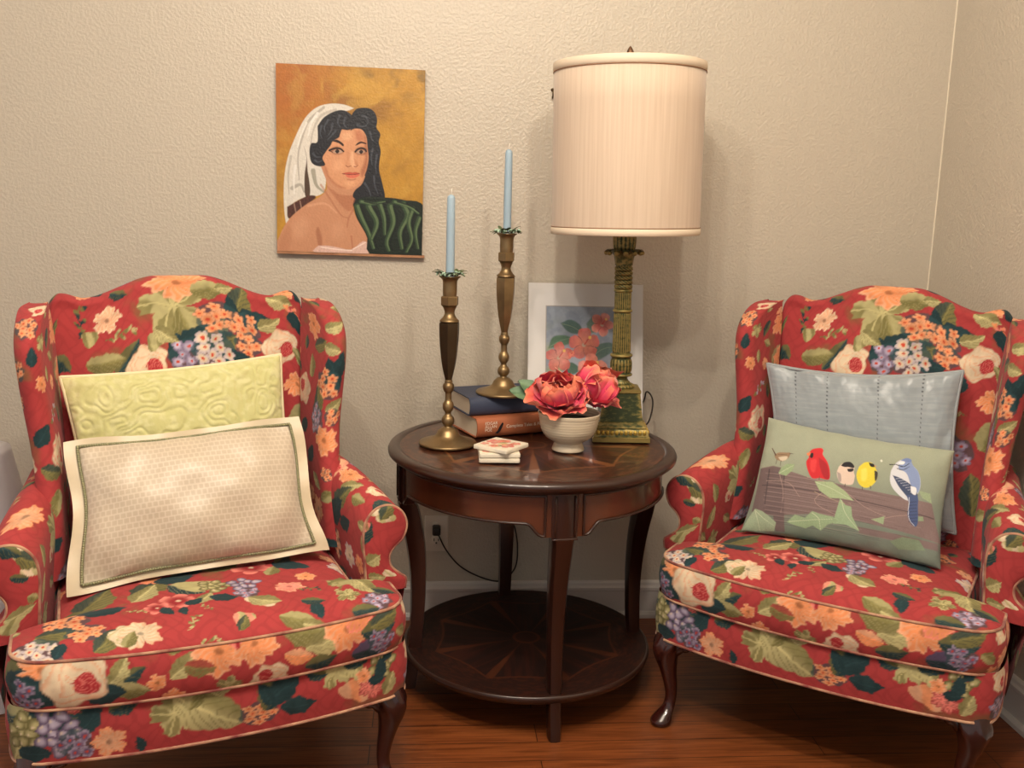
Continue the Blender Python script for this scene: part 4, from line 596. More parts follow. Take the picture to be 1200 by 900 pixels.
for a in LEGA:
    l = leg(a).build('leg', LEGW, table, sharp=35)
    MB().tube([((.353)*math.cos(a)-x*math.sin(a), (.353)*math.sin(a)+x*math.cos(a), .5265) for x in np.linspace(-.031, .031, 8)], .0028, 8).build('cap_bead', MLD, l)
    b = MB()
    for x in (-.024, .024): b.tube([((.3545)*math.cos(a)-x*math.sin(a), (.3545)*math.sin(a)+x*math.cos(a), z) for z in np.linspace(.533, .632, 6)], .0026, 8)
    b.build('stile_bead', MLD, l)
G, c = disk(.328, .1195, 240, .6); c = c*np.array([.34, .22, .16]); sh = MB().grid(G, c).build('shelf', wood('shelf_veneer', .6, .08, .2), table)  # inlay colours darkened to stand in for shade under the table top
MB().lathe([(.327, .1192), (.331, .1195), (.3345, .117), (.336, .112), (.3345, .107), (.330, .104), (.328, .098), (.322, .094), (.0, .094)], 140).build('shelf_molding', MLD, sh)
# ------------------------------------------------------------------ cushions on the chairs (corners TL TR BR BL in the chair's own coordinates)
def cushion_grid(C, th, n, m, flange=0, pull=.035, seed=1, wr=.004, power=.42, wavy=0):
    s, t = np.meshgrid(np.linspace(0, 1, n), np.linspace(0, 1, m)); a, b = 2*s-1, 2*t-1
    ew = pull*(1-a**2)*np.sign(b)*np.abs(b)**3; eh = pull*(1-b**2)*np.sign(a)*np.abs(a)**3
    P = quad(C, np.clip(s-eh*.5*(1 if flange == 0 else .6), 0, 1), np.clip(t-ew*.8*(1 if flange == 0 else .6), 0, 1))
    c = [np.array(p, float) for p in C]; nrm = np.cross(c[1]-c[0], c[3]-c[0]); nrm /= np.linalg.norm(nrm)
    if nrm[1] > 0: nrm = -nrm
    k = 1-flange; A, B = np.clip(a/k, -1, 1), np.clip(b/k, -1, 1); h = ((1-A**2)*(1-B**2))**power; edge = 1-sm(.25, .9, h)
    w = wr*((fbm(s*6+seed, t*3, seed)-.5)*2*(1+1.5*edge)+.8*np.sin(a*17+b*4+3*vnoise(s*4, t*4, seed))*edge*(h > 0))
    fl = .004*np.sin(a*9+seed)*np.cos(b*8) if flange else 0*a
    ev = wavy*(sm(.5, 1, np.abs(b))*np.sin(s*11+seed+b*2)*(.6+.6*np.sin(s*5+2)))[..., None]*np.array(c[3]-c[0])/np.linalg.norm(c[3]-c[0])+wavy*(sm(.5, 1, np.abs(a))*np.sin(t*8+seed+a))[..., None]*np.array(c[1]-c[0])/np.linalg.norm(c[1]-c[0]); P = P+ev
    F = P+nrm*(th*.5*h+w*sm(0, .2, h)+fl+.0015)[..., None]; K = P-nrm*(th*.28*h-fl+.0015)[..., None]
    return s, t, F, K, nrm, h
def rim_of(G): return np.concatenate([G[0, :-1], G[:-1, -1], G[-1, :0:-1], G[:0:-1, 0]])
def place(o, ch):
    (x, y), rz = CHAIRS[ch]; o.location = (x, y, 0); o.rotation_euler = (0, 0, rz)
def rebase(o, parts, ch, c):                        # put the cushion's origin at its own base
    (x, y), rz = CHAIRS[ch]; R = Matrix.Rotation(rz, 4, 'Z'); o.matrix_world = Matrix.Translation((x, y, 0)) @ R @ Matrix.Translation(c)
    for p in parts: p.data.transform(Matrix.Translation(-Vector(c)))
# green quilted
def cush(name, label, ch, C, th, n, m, mat, colf=None, pipe=None, flange=0, seed=1, pull=.035, wr=.004, extra=None, power=.42, quilt=0, wavy=0):
    s, t, F, K, nrm, h = cushion_grid(C, th, n, m, flange, pull, seed, wr, power, wavy)
    if quilt: F = F+nrm*(quilt*(1-2*np.abs(np.sin(9*fbm(s*9, t*7, 4, 2)*np.pi)**4))*sm(0, .3, h))[..., None]
    base = tuple((np.array(C[2])+np.array(C[3]))/2)
    o = empty(name, base, 0, label, 'cushion'); b = MB(); cf = colf(s, t) if colf else None; ck = None if cf is None else cf*0+cf.reshape(-1, 3).mean(0)
    b.grid(F, cf); b.grid(K[:, ::-1], ck); e = np.stack([np.concatenate([rim_of(F), rim_of(F)[:1]]), np.concatenate([rim_of(K), rim_of(K)[:1]])]); b.grid(e[::-1], None if cf is None else np.stack([np.concatenate([rim_of(cf), rim_of(cf)[:1]])]*2))
    parts = [b.build('cover', mat, o)]
    if pipe: parts.append(MB().tube((rim_of(F)+rim_of(K))/2, .0045, 8, closed=True).build('piping', pipe, o))
    if extra: parts += extra(o, F, h, nrm, s, t)
    rebase(o, parts, ch, base); return o
GREEN = M('quilted_green_cotton', (196, 194, 128), .85, sheen=.3, bump=[('noise', 900, .1)])
def quilt(): return None
s_ = cushion_grid
def green_cushion():
    C = [(-.276, .128, .884), (.219, .140, .914), (.232, .062, .520), (-.222, .062, .500)]
    m = M('quilted_green_cotton', None, .85, attr=True, sheen=.3, bump=[('noise', 26, .9), ('noise', 900, .1)])
    def col(s, t):
        q = fbm(s*16, t*12, 4); th = mixc(lin((196, 192, 132))+0*s[..., None], lin((206, 202, 148)), sm(.4, .65, fbm(s*40, t*40, 2)))
        return mixc(th, lin((184, 180, 116)), sm(.48, .56, q)*.25)
    return cush('cushion', 'pale green quilted cushion with cream piping behind the cream satin one', 0, C, .095, 200, 150, m, col, M('cream_piping', (222, 208, 168), .7), seed=3, wr=.003, pull=.03, power=.40, quilt=.0013)
green_cushion()
def cream():
    C = [(-.272, .020, .760), (.240, .030, .786), (.270, -.118, .486), (-.282, -.135, .468)]; FLG = .115
    def col(s, t):
        a, b = np.abs(2*s-1), np.abs(2*t-1); fl = np.maximum(a, b) > 1-FLG; X, Y = s*44, t*27; row = np.floor(Y); fx = np.abs(((X+.5*(row % 2)) % 1)-.5)*2; fy = np.abs((Y % 1)-.5)*2
        d = np.minimum(1-fx*.96, 1-fy*.9+.0); net = 1-sm(.10, .30, np.minimum(1-fx, 1-fy)); base = lin((188, 172, 150))+0*s[..., None]
        c = mixc(base, lin((216, 204, 184)), net*.55); return np.where(fl[..., None], lin((204, 188, 158))*(.94+.1*fbm(s*30, t*30)[..., None]), c)
    sat = M('cream_satin', None, .42, attr=True, sheen=.3, spec=.5)
    def braid(o, F, h, nrm, s, t):
        m, n = s.shape; i0, j0 = int(FLG/2*m), int(FLG/2*n); R = rim_of(F[i0:m-i0, j0:n-j0]); P = np.concatenate([R, R[:1]]); P = spl(P[::3], 620)+nrm*.004; b = MB()
        for k in range(0, 620, 2): b.ball(P[k]+nrm*.0008, .0038, 5, (1, 1, 1))
        g = M('grey_green_braid', (112, 116, 88), .45, .3, vary=(400, (166, 160, 120), .8))
        return [b.build('beaded_braid', g, o)]
    return cush('cushion', 'cream satin cushion with wide flange and grey-green braid edge', 0, C, .150, 260, 180, sat, col, None, FLG, 5, .045, .0035, braid, power=.55, wavy=.0055)
cream()
def blue():
    C = [(-.284, .100, .880), (.205, .118, .912), (.236, .056, .510), (-.224, .052, .490)]
    def col(s, t):
        c = mixc(lin((144, 153, 157))+0*s[..., None], lin((153, 161, 164)), sm(.35, .7, fbm(s*8, t*90, 2)))
        for u in (.155, .335, .60, .82): c = mixc(c, lin((62, 66, 74)), (np.abs(s-u-.004*np.sin(t*3)) < .0035)*((t*34 % 1) < .34)*.9)
        return c
    return cush('cushion', 'blue-grey silk cushion with dotted stitch lines behind the bird-print cushion', 1, C, .085, 210, 170, M('blue_silk', None, .38, attr=True, sheen=.4, spec=.55, bump=[('noise', 40, .25)]), col, M('blue_piping', (150, 156, 158), .6), seed=9, wr=.006, pull=.07)
blue()
def birds():
    C = [(-.246, .020, .748), (.218, .012, .730), (.232, -.125, .472), (-.252, -.130, .470)]
    return cush('cushion', 'grey-green cushion printed with five birds on a wooden fence', 1, C, .10, 330, 230, M('bird_print_cloth', None, .8, attr=True, sheen=.15, bump=[('noise', 900, .1)]), paint_birds, None, seed=12, wr=.003, pull=.045)
birds()
# ------------------------------------------------------------------ the portrait on the wall
def board(w, h, d, n, m, fn, mat, side, parent, name, y=0):
    s, t = np.meshgrid(np.linspace(0, 1, n), np.linspace(0, 1, m)); G = np.stack([(s-.5)*w, 0*s+y, (.5-t)*h], -1)
    return MB().grid(G, fn(s, t)).build(name, mat, parent)
pic = empty('oil_painting', (-.5065, -.004, 1.4005), 0, 'unframed oil portrait of a dark-haired woman in white headscarf and green shawl', 'painting'); pic.rotation_euler = (0, math.radians(.6), 0)
OIL = M('oil_paint', None, .42, attr=True, spec=.4, bump=[('noise', 160, .25)])
board(.417, .521, 0, 330, 410, paint_portrait, OIL, None, pic, 'painted_canvas', -.0182)
MB().box(-.2085, .2085, -.018, 0, -.2605, .2605).build('canvas_edge', M('canvas_edge_brown', (150, 100, 66), .8), pic, smooth=False)
MB().box(-.209, .216, -.017, .001, -.268, -.2608).build('lower_strip', M('raw_wood_strip', (176, 128, 92), .7, vary=(20, (140, 96, 66), 1)), pic, smooth=False)
# ------------------------------------------------------------------ matted print leaning on the wall
pr = empty('matted_print', (.187, -.112, .6700), 0, 'white matted hibiscus print in clear sleeve leaning on the wall behind the lamp', 'print'); pr.rotation_euler = (math.radians(-13.5), 0, math.radians(-1))
MB().box(-.172, .172, -.003, .003, 0, .405).build('mat_board', M('white_mat', (222, 218, 214), .6), pr, smooth=False)
def hib(s, t): return paint_hibiscus(s, t)
s, t = np.meshgrid(np.linspace(0, 1, 200), np.linspace(0, 1, 240)); MB().grid(np.stack([-.118+s*.236, -.0035+0*s, .335-t*.285], -1), hib(s, t)).build('art_sheet', M('pastel_paper', None, .8, attr=True), pr)
b = MB(); q = .118
for x0, x1, z0, z1 in ((-.120, .120, .335, .3375), (-.120, .120, .0475, .05), (-.1205, -.118, .0475, .3375), (.118, .1205, .0475, .3375)): b.box(x0, x1, -.0045, -.003, z0, z1)
b.build('bevel_edge', M('mat_bevel', (176, 168, 160), .7), pr, smooth=False)
def sleeve():
    m = bpy.data.materials.new('clear_sleeve'); m.use_nodes = True; N, L = m.node_tree.nodes, m.node_tree.links; N.clear(); o = N.new('ShaderNodeOutputMaterial'); mx = N.new('ShaderNodeMixShader'); tr = N.new('ShaderNodeBsdfTransparent'); gl = N.new('ShaderNodeBsdfGlossy'); gl.inputs['Roughness'].default_value = .12
    fr = N.new('ShaderNodeFresnel'); fr.inputs[0].default_value = 1.45; tc = N.new('ShaderNodeTexCoord'); t = N.new('ShaderNodeTexNoise'); t.inputs['Scale'].default_value = 9; L.new(tc.outputs['Object'], t.inputs['Vector'])
    bp = N.new('ShaderNodeBump'); bp.inputs['Strength'].default_value = .5; bp.inputs['Distance'].default_value = .02; L.new(t.outputs['Fac'], bp.inputs['Height']); L.new(bp.outputs[0], gl.inputs['Normal']); L.new(bp.outputs[0], fr.inputs['Normal'])
    L.new(fr.outputs[0], mx.inputs[0]); L.new(tr.outputs[0], mx.inputs[1]); L.new(gl.outputs[0], mx.inputs[2]); L.new(mx.outputs[0], o.inputs[0]); return m
s, t = np.meshgrid(np.linspace(-1, 1, 60), np.linspace(0, 1, 60)); MB().grid(np.stack([s*.177, -.0062-.0016*vnoise(s*5, t*6), -.0+t*.411], -1)).build('clear_sleeve', sleeve(), pr)
# ------------------------------------------------------------------ books
PAGES = M('page_edges', (214, 200, 176), .8, bump=[('Z', 900, .3)])
def book(name, loc, rz, L, Wd, H, cover, label, cover2=None):
    """spine faces local -y and runs along x"""
    o = empty(name, loc, math.radians(rz), label, 'book', 'books stacked under the tall candlestick'); b = MB(); n = 16; r = .010
    prof = [(Wd, H), (.012, H)]+[(.006-.014*math.sin(a), H/2+H/2*math.cos(a)) for a in np.linspace(.12, math.pi-.12, n)]+[(.012, 0), (Wd, 0)]
    inn = [(Wd, H-.0028), (.012, H-.0028)]+[(.009-.013*math.sin(a), H/2+(H/2-.0028)*math.cos(a)) for a in np.linspace(.12, math.pi-.12, n)]+[(.012, .0028), (Wd, .0028)]
    loop = prof+inn[::-1]; G = np.array([[(x, p, z) for p, z in loop] for x in (0, L)]); b.grid(G, cu=True); k = len(prof); N_ = len(loop)
    for q in (0, 1): b.f.append([[q*N_+i, q*N_+i+1, q*N_+N_-2-i, q*N_+N_-1-i] for i in range(k-1)])
    b.build('cover', cover, o, sharp=40); MB().box(.004, L-.004, .002, Wd-.004, .003, H-.003).build('page_block', PAGES, o, smooth=False); return o
ob = book('book', (-.147, -.357, .6705), 22, .245, .165, .054, M('orange_cloth', (172, 100, 66), .55, bump=[('noise', 500, .15)]), 'orange hardcover book with white title on its spine, under the blue one')
bb = book('book', (-.166, -.333, .7255), 19, .240, .168, .050, M('navy_cloth', (56, 64, 86), .6, bump=[('noise', 500, .15)]), 'navy blue hardcover book on the orange one, under a brass candlestick')
WHT = M('white_foil', (232, 216, 196), .5)
def text(body, loc, size, parent, mat, name, rot=(math.pi/2, 0, 0), line=1):
    c = bpy.data.curves.new(name, 'FONT'); c.body = body; c.size = size; c.extrude = .0002; o = bpy.data.objects.new(name, c); o.location = loc; c.space_line = line; c.materials.append(mat); me = bpy.data.meshes.new_from_object(o); me.materials.clear(); me.materials.append(mat); bpy.data.objects.remove(o); o = bpy.data.objects.new(name, me); o.location = loc; o.rotation_euler = rot; COL.objects.link(o); o.parent = parent; return o
text('Complete Tales & Poems', (.086, -.0085, .024), .0125, ob, WHT, 'spine_title')
text('EDGAR\nALLAN\nPOE', (.022, -.0085, .036), .0115, ob, WHT, 'author_name', line=.8)
b = MB(); rv = [(.052, .012), (.060, .018), (.066, .030), (.074, .040), (.077, .037), (.074, .028), (.067, .016), (.060, .010)]
G = np.array([[(x, y, z) for x, z in rv] for y in (-.0080, -.0092)]); b.grid(G, cu=True); b.f.append([[i for i in range(8)], [8+i for i in range(7, -1, -1)]]); b.build('raven_emblem', M('black_foil', (24, 22, 26), .5), ob, smooth=False)
# ------------------------------------------------------------------ coasters
STONE = M('coaster_stone', (226, 216, 196), .45); GLZ = M('coaster_print', None, .3, attr=True)
for i, (x, y, rz, lab) in enumerate(((-.100, -.560, -1, 'white square coaster at the bottom of the stack of three'), (-.101, -.559, 1.5, 'white square coaster in the middle of the stack of three'), (-.094, -.556, -38, 'floral square coaster lying askew on top of the stack of three'))):
    z = .6705+i*.0125; o = empty('coaster', (x, y, z), math.radians(rz), lab, 'coaster', 'stacked stone coasters'); MB().box(-.05, .05, -.05, .05, 0, .011, .0022).build('tile', STONE, o, sharp=40)
    s, t = np.meshgrid(np.linspace(0, 1, 110), np.linspace(0, 1, 110)); MB().grid(np.stack([(s-.5)*.094, (.5-t)*.094, .0112+0*s], -1), paint_coaster(s, t)).build('flower_print', GLZ, o)
# ------------------------------------------------------------------ candlesticks, candles and leafy rings
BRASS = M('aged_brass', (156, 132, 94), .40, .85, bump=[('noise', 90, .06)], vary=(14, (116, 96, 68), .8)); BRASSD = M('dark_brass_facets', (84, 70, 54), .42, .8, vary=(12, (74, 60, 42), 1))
def hexring(r, z, n=48):
    t = np.arange(n)*2*math.pi/n; k = math.pi/3; rr = r*math.cos(k/2)/np.cos((t % k)-k/2); return np.stack([rr*np.cos(t), rr*np.sin(t), z+0*t], 1)
def candlestick(loc, lab, facet):
    o = empty('candlestick', loc, .35, lab, 'candlestick', 'brass candlesticks')
    MB().lathe([(.0, .001), (.074, .0), (.0755, .002), (.0755, .005), (.074, .007), (.070, .008), (.060, .011), (.046, .016), (.034, .022), (.030, .027), (.026, .036), (.018, .043), (.010, .046), (.009, .049)], 64).build('base', BRASS, o)
    p = [(.009, .046), (.0095, .048), (.010, .050), (.015, .055), (.0168, .063), (.015, .071), (.010, .077), (.008, .081), (.0085, .085), (.013, .092), (.0148, .101), (.013, .110), (.009, .117), (.0085, .126), (.009, .137), (.012, .141), (.0148, .150), (.0148, .156), (.0125, .161), (.0098, .163), (.0105, .165), (.009, .172)]
    MB().lathe([tuple(q) for q in spl(p, 70)], 40).build('baluster', BRASS, o)
    P = spl([(.0088, .168), (.012, .182), (.0165, .200), (.0205, .222), (.0240, .250), (.0265, .280), (.0275, .312), (.0272, .320)], 30); G = [hexring(r, z) for r, z in P]+[hexring(.024, .3215), hexring(.01, .3215)]
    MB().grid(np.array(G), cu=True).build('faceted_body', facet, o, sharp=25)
    MB().lathe([tuple(q) for q in spl([(.010, .320), (.024, .322), (.0245, .326), (.018, .333), (.0135, .341), (.0130, .348), (.016, .357), (.018, .361)], 24)], 40).build('neck', BRASS, o)
    G = [hexring(r, z) for r, z in ((.010, .358), (.0185, .361), (.0235, .366), (.0238, .386), (.022, .388), (.012, .388))]; MB().grid(np.array(G), cu=True).build('collar', BRASS, o, sharp=25)
    MB().lathe([tuple(q) for q in spl([(.017, .386), (.0182, .400), (.0182, .418), (.0195, .428), (.0235, .434), (.0275, .437), (.0270, .439), (.022, .437), (.0125, .430), (.0118, .415), (.001, .412)], 44)], 40).build('cup', BRASS, o); return o
WAX = M('pale_blue_wax', (148, 170, 184), .45, spec=.4); WICK = M('white_wick', (222, 214, 200), .8)
LEAFG = M('ring_leaves', (58, 78, 54), .6, vary=(60, (96, 110, 66), 1)); BERRY = M('mint_berries', (168, 196, 172), .35)
def candle(loc, h, r, lab):
    o = empty('candle', loc, 0, lab, 'candle', 'tall blue taper candles'); MB().lathe([(.001, 0), (r, 0), (r*1.02, h*.1), (r*.99, h*.7), (r*.93, h*.965), (r*.8, h*.985), (r*.45, h), (.001, h+.001)], 28).build('wax', WAX, o)
    MB().tube([(0, 0, h-.002), (.0006, 0, h+.008), (.002, 0, h+.016)], .0011, 6).build('wick', WICK, o)
def leafmesh(b, c, d, up, L, w):
    d = np.array(d)/np.linalg.norm(d); s = np.cross(d, up); s /= np.linalg.norm(s)+1e-9; u = np.cross(s, d); G = np.zeros((6, 3, 3))
    for i in range(6):
        q = i/5; ww = w*math.sin(math.pi*(.05+.93*q))**.8; cc = np.array(c)+d*L*q+u*(-.25*L*q*q)
        for j, k in enumerate((-1, 0, 1)): G[i, j] = cc+s*k*ww+u*(.25*w*abs(k))
    b.grid(G)
def ring(loc, lab, seed):
    rnd = random.Random(seed); o = empty('candle_ring', loc, 0, lab, 'candle ring', 'leafy candle rings'); t = np.linspace(0, 2*math.pi, 40)[:-1]
    MB().tube(np.stack([.0195*np.cos(t), .0195*np.sin(t), .0035+0*t], 1), .0026, 6, closed=True).build('twig_ring', M('ring_twig', (70, 62, 44), .8), o)
    b, c = MB(), MB()
    for i in range(30):
        a = i*2*math.pi/30+rnd.uniform(-.1, .1); r = rnd.uniform(.018, .024); leafmesh(b, (r*math.cos(a), r*math.sin(a), .004+rnd.uniform(0, .004)), (math.cos(a+rnd.uniform(-.7, .7)), math.sin(a+rnd.uniform(-.7, .7)), rnd.uniform(-.25, .75)), (0, 0, 1), rnd.uniform(.016, .026), .0055)
    for i in range(46):
        a = rnd.uniform(0, 6.28); r = rnd.uniform(.019, .037); c.ball((r*math.cos(a), r*math.sin(a), .004+rnd.uniform(-.001, .006)), rnd.uniform(.0022, .0032), 6)
    b.build('leaf_sprays', LEAFG, o); c.build('berries', BERRY, o)
c1, c2 = (-.2245, -.419, .6705), (-.0705, -.263, .7765)
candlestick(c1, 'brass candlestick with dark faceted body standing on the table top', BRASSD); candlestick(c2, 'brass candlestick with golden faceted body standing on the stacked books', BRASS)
candle((c1[0], c1[1], c1[2]+.4135), .228, .0108, 'pale blue taper candle in the candlestick on the table top'); candle((c2[0], c2[1], c2[2]+.4135), .245, .0105, 'pale blue taper candle in the candlestick on the books')
ring((c1[0], c1[1], c1[2]+.439), 'leafy berry ring round the candle on the table-top candlestick', 3); ring((c2[0], c2[1], c2[2]+.439), 'leafy berry ring round the candle on the books\' candlestick', 4)
# ------------------------------------------------------------------ lamp
lamp = empty('table_lamp', (.250, -.318, .6705), math.radians(-6), 'tall green and gold column lamp with cream drum shade', 'lamp'); lamp.rotation_euler = (0, math.radians(-1.0), math.radians(-6))
def gilt():
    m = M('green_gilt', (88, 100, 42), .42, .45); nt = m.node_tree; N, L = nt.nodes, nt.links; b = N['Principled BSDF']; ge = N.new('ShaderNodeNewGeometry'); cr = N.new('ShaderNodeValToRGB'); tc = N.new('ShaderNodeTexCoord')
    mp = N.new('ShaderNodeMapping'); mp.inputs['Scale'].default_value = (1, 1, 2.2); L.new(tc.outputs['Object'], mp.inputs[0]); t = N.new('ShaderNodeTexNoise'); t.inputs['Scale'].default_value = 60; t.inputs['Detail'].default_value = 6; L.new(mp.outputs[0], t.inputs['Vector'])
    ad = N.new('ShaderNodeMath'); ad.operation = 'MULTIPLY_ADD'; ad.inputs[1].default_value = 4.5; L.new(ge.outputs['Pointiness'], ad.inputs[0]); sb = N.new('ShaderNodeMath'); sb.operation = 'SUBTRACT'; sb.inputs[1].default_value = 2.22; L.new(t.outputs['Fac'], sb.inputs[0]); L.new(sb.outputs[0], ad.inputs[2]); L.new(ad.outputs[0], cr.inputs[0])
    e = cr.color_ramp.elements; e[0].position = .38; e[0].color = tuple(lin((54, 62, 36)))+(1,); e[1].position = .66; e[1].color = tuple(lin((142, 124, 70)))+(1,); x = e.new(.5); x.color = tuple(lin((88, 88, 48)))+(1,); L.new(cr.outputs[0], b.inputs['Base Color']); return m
GILT = gilt()
def sqring(r, z, n=12): return np.array([(r*a, r*b, z) for a, b in [(-1+2*i/n, -1) for i in range(n)]+[(1, -1+2*i/n) for i in range(n)]+[(1-2*i/n, 1) for i in range(n)]+[(-1, 1-2*i/n) for i in range(n)]])
b = MB(); b.grid(np.array([sqring(r, z) for r, z in ((.001, 0), (.077, 0), (.077, .012), (.0745, .014), (.074, .018), (.070, .032), (.068, .034), (.068, .038), (.064, .042), (.0625, .050), (.058, .053), (.050, .128), (.052, .131), (.052, .136), (.046, .138), (.001, .138))]), cu=True)
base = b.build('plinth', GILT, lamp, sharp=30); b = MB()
for k in range(4):
    for i in range(11):
        x = -.062+i*.0124; p = np.array([(x, -.0725), (.0725, x), (-x, .0725), (-.0725, -x)][k]); b.ball((p[0], p[1], .025), .0052, 8, (1.0, .75, 1.3) if k % 2 == 0 else (.75, 1.0, 1.3))
b.build('bead_molding', M('gilt_beads', (190, 160, 76), .35, .7), base)
flut = lambda n, d, z0, z1: (lambda t, z: d*np.abs(np.sin(t*n/2))*(1 if z0 < z < z1 else 0)-d*.5*(1 if z0 < z < z1 else 0))
col = MB(); rows = lambda p, n: [tuple(q) for q in spl(p, n)]
col.lathe(rows([(.036, .137), (.036, .141), (.034, .146), (.026, .150), (.022, .156), (.018, .163), (.0175, .168)], 30), 64, amp=flut(22, .16, .139, .155))
col.lathe(rows([(.0175, .165), (.021, .168), (.030, .171), (.031, .175), (.026, .179), (.028, .187), (.0285, .205), (.0265, .216), (.027, .221), (.030, .224), (.0305, .228), (.027, .231), (.0235, .233)], 44), 96, amp=flut(18, .10, .181, .215))
col.lathe([(.0235, .231), (.0235, .235)]+[(.0235-.0016*i/12, .237+i*.0085) for i in range(13)]+[(.0218, .342), (.0215, .345)], 144, amp=flut(24, .14, .236, .341))
col.lathe(rows([(.0215, .343), (.0255, .345), (.0265, .348), (.0255, .351), (.0212, .353)], 10), 64); col.lathe([(.0212, .353)]+[(.0212, .354+i*.007) for i in range(7)]+[(.0212, .398)], 144, amp=flut(24, .13, .3535, .397))
col.lathe(rows([(.021, .397), (.0245, .399), (.0252, .402), (.0245, .405), (.021, .407)], 10), 64)
for i in range(5): col.lathe(rows([(.0205, .407+i*.012), (.0235, .409+i*.012), (.024, .413+i*.012), (.0228, .417+i*.012), (.0205, .419+i*.012)], 9), 96, amp=lambda t, z: .05*np.sin(t*14+z*900))
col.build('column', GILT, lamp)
cap = MB(); cap.lathe(rows([(.0205, .467), (.0212, .48), (.023, .495), (.026, .508), (.0275, .514), (.0290, .520), (.0300, .546), (.027, .549)], 30), 96, amp=lambda t, z: .10*np.abs(np.sin(t*8))-.05)
for i in range(12):
    a = i*math.pi/6; d = np.array([math.cos(a), math.sin(a)]); s_ = np.array([-d[1], d[0]]); R = spl([(.0215, .470), (.0235, .486), (.0285, .500), (.041, .5115), (.0485, .509), (.0500, .498)], 14); G = np.zeros((14, 5, 3))
    for j, (r, z) in enumerate(R):
        w = .0105*(1-.35*(j/13)**2) if j < 12 else .0105*.4
        for k in range(5): q = (k-2)/2; G[j, k] = (d[0]*(r+.002*(1-q*q))+s_[0]*w*q, d[1]*(r+.002*(1-q*q))+s_[1]*w*q, z)
    cap.grid(G); cap.ball((d[0]*.0475, d[1]*.0475, .5025), .0068, 8, (1, 1, .9))
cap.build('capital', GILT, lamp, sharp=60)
MB().tube([(0, 0, .53), (0, 0, .60)], .011, 20).build('socket', BRASS, lamp); 
hp = spl([(0, 0, .585), (.045, 0, .61), (.075, 0, .72), (.055, 0, .88), (0, 0, .985)], 50); b = MB().tube(hp, .0022, 8); b.tube(hp*[-1, 1, 1], .0022, 8); b.build('harp', BRASS, lamp)
b = MB().ball((0, 0, .70), .030, 14, (1, 1, 1.15)); b.lathe([(.013, .60), (.014, .64), (.022, .675)], 20); b.build('unlit_bulb', M('frosted_bulb', (232, 228, 218), .5), lamp)
SHZ0, SHZ1, SHR = .553, .986, .1955
def silk():
    m = bpy.data.materials.new('cream_silk'); m.use_nodes = True; N, L = m.node_tree.nodes, m.node_tree.links; p = N['Principled BSDF']; p.inputs['Roughness'].default_value = .7; p.inputs['Sheen Weight'].default_value = .3
    tc = N.new('ShaderNodeTexCoord'); mp = N.new('ShaderNodeMapping'); mp.inputs['Scale'].default_value = (60, 60, 1.4); L.new(tc.outputs['Object'], mp.inputs[0]); t = N.new('ShaderNodeTexNoise'); t.inputs['Scale'].default_value = 3; t.inputs['Detail'].default_value = 5; L.new(mp.outputs[0], t.inputs['Vector'])
    cr = N.new('ShaderNodeValToRGB'); e = cr.color_ramp.elements; e[0].position = .25; e[0].color = tuple(lin((214, 192, 168)))+(1,); e[1].position = .75; e[1].color = tuple(lin((228, 208, 186)))+(1,); L.new(t.outputs['Fac'], cr.inputs[0]); L.new(cr.outputs[0], p.inputs['Base Color'])
    tl = N.new('ShaderNodeBsdfTranslucent'); L.new(cr.outputs[0], tl.inputs[0]); mx = N.new('ShaderNodeMixShader'); mx.inputs[0].default_value = .25; L.new(p.outputs[0], mx.inputs[1]); L.new(tl.outputs[0], mx.inputs[2]); L.new(mx.outputs[0], N['Material Output'].inputs[0]); return m
shade = MB().lathe([(SHR, SHZ0), (SHR, SHZ0+.1), (SHR, SHZ1-.1), (SHR, SHZ1), (SHR-.0012, SHZ1), (SHR-.0012, SHZ0), (SHR, SHZ0)], 128).build('lamp_shade', silk(), lamp)
TR = M('shade_trim', (218, 200, 176), .7); SE = M('trim_seam', (150, 108, 76), .8)
for z0, z1, zs in ((SHZ0-.001, SHZ0+.017, SHZ0+.0185), (SHZ1-.021, SHZ1+.001, SHZ1-.0225)):
    MB().lathe([(SHR+.0002, z0), (SHR+.0022, z0+.001), (SHR+.0026, (z0+z1)/2), (SHR+.0022, z1-.001), (SHR+.0002, z1), (SHR-.003, z1), (SHR-.003, z0), (SHR+.0002, z0)], 128).build('trim_band', TR, shade)
    t = np.linspace(0, 2*math.pi, 129)[:-1]; MB().tube(np.stack([(SHR+.0012)*np.cos(t), (SHR+.0012)*np.sin(t), zs+0*t], 1), .0010, 6, closed=True).build('seam', SE, shade)
b = MB()
for a in (0, 2.094, 4.189): b.tube([(.012*math.cos(a), .012*math.sin(a), .985), (SHR*math.cos(a), SHR*math.sin(a), SHZ1-.006)], .0018, 6)
b.tube([(.012*math.cos(x), .012*math.sin(x), .985) for x in np.linspace(0, 6.283, 20)[:-1]], .0022, 6, closed=True); b.build('spider_frame', BRASS, shade)
MB().lathe(rows([(.001, .984), (.011, .986), (.012, .992), (.008, .996), (.009, 1.0), (.0105, 1.008), (.0085, 1.018), (.004, 1.027), (.0005, 1.031)], 26), 28, amp=lambda t, z: .06*np.sin(t*8+z*400)).build('finial', M('bronze_finial', (112, 84, 62), .4, .7), lamp)
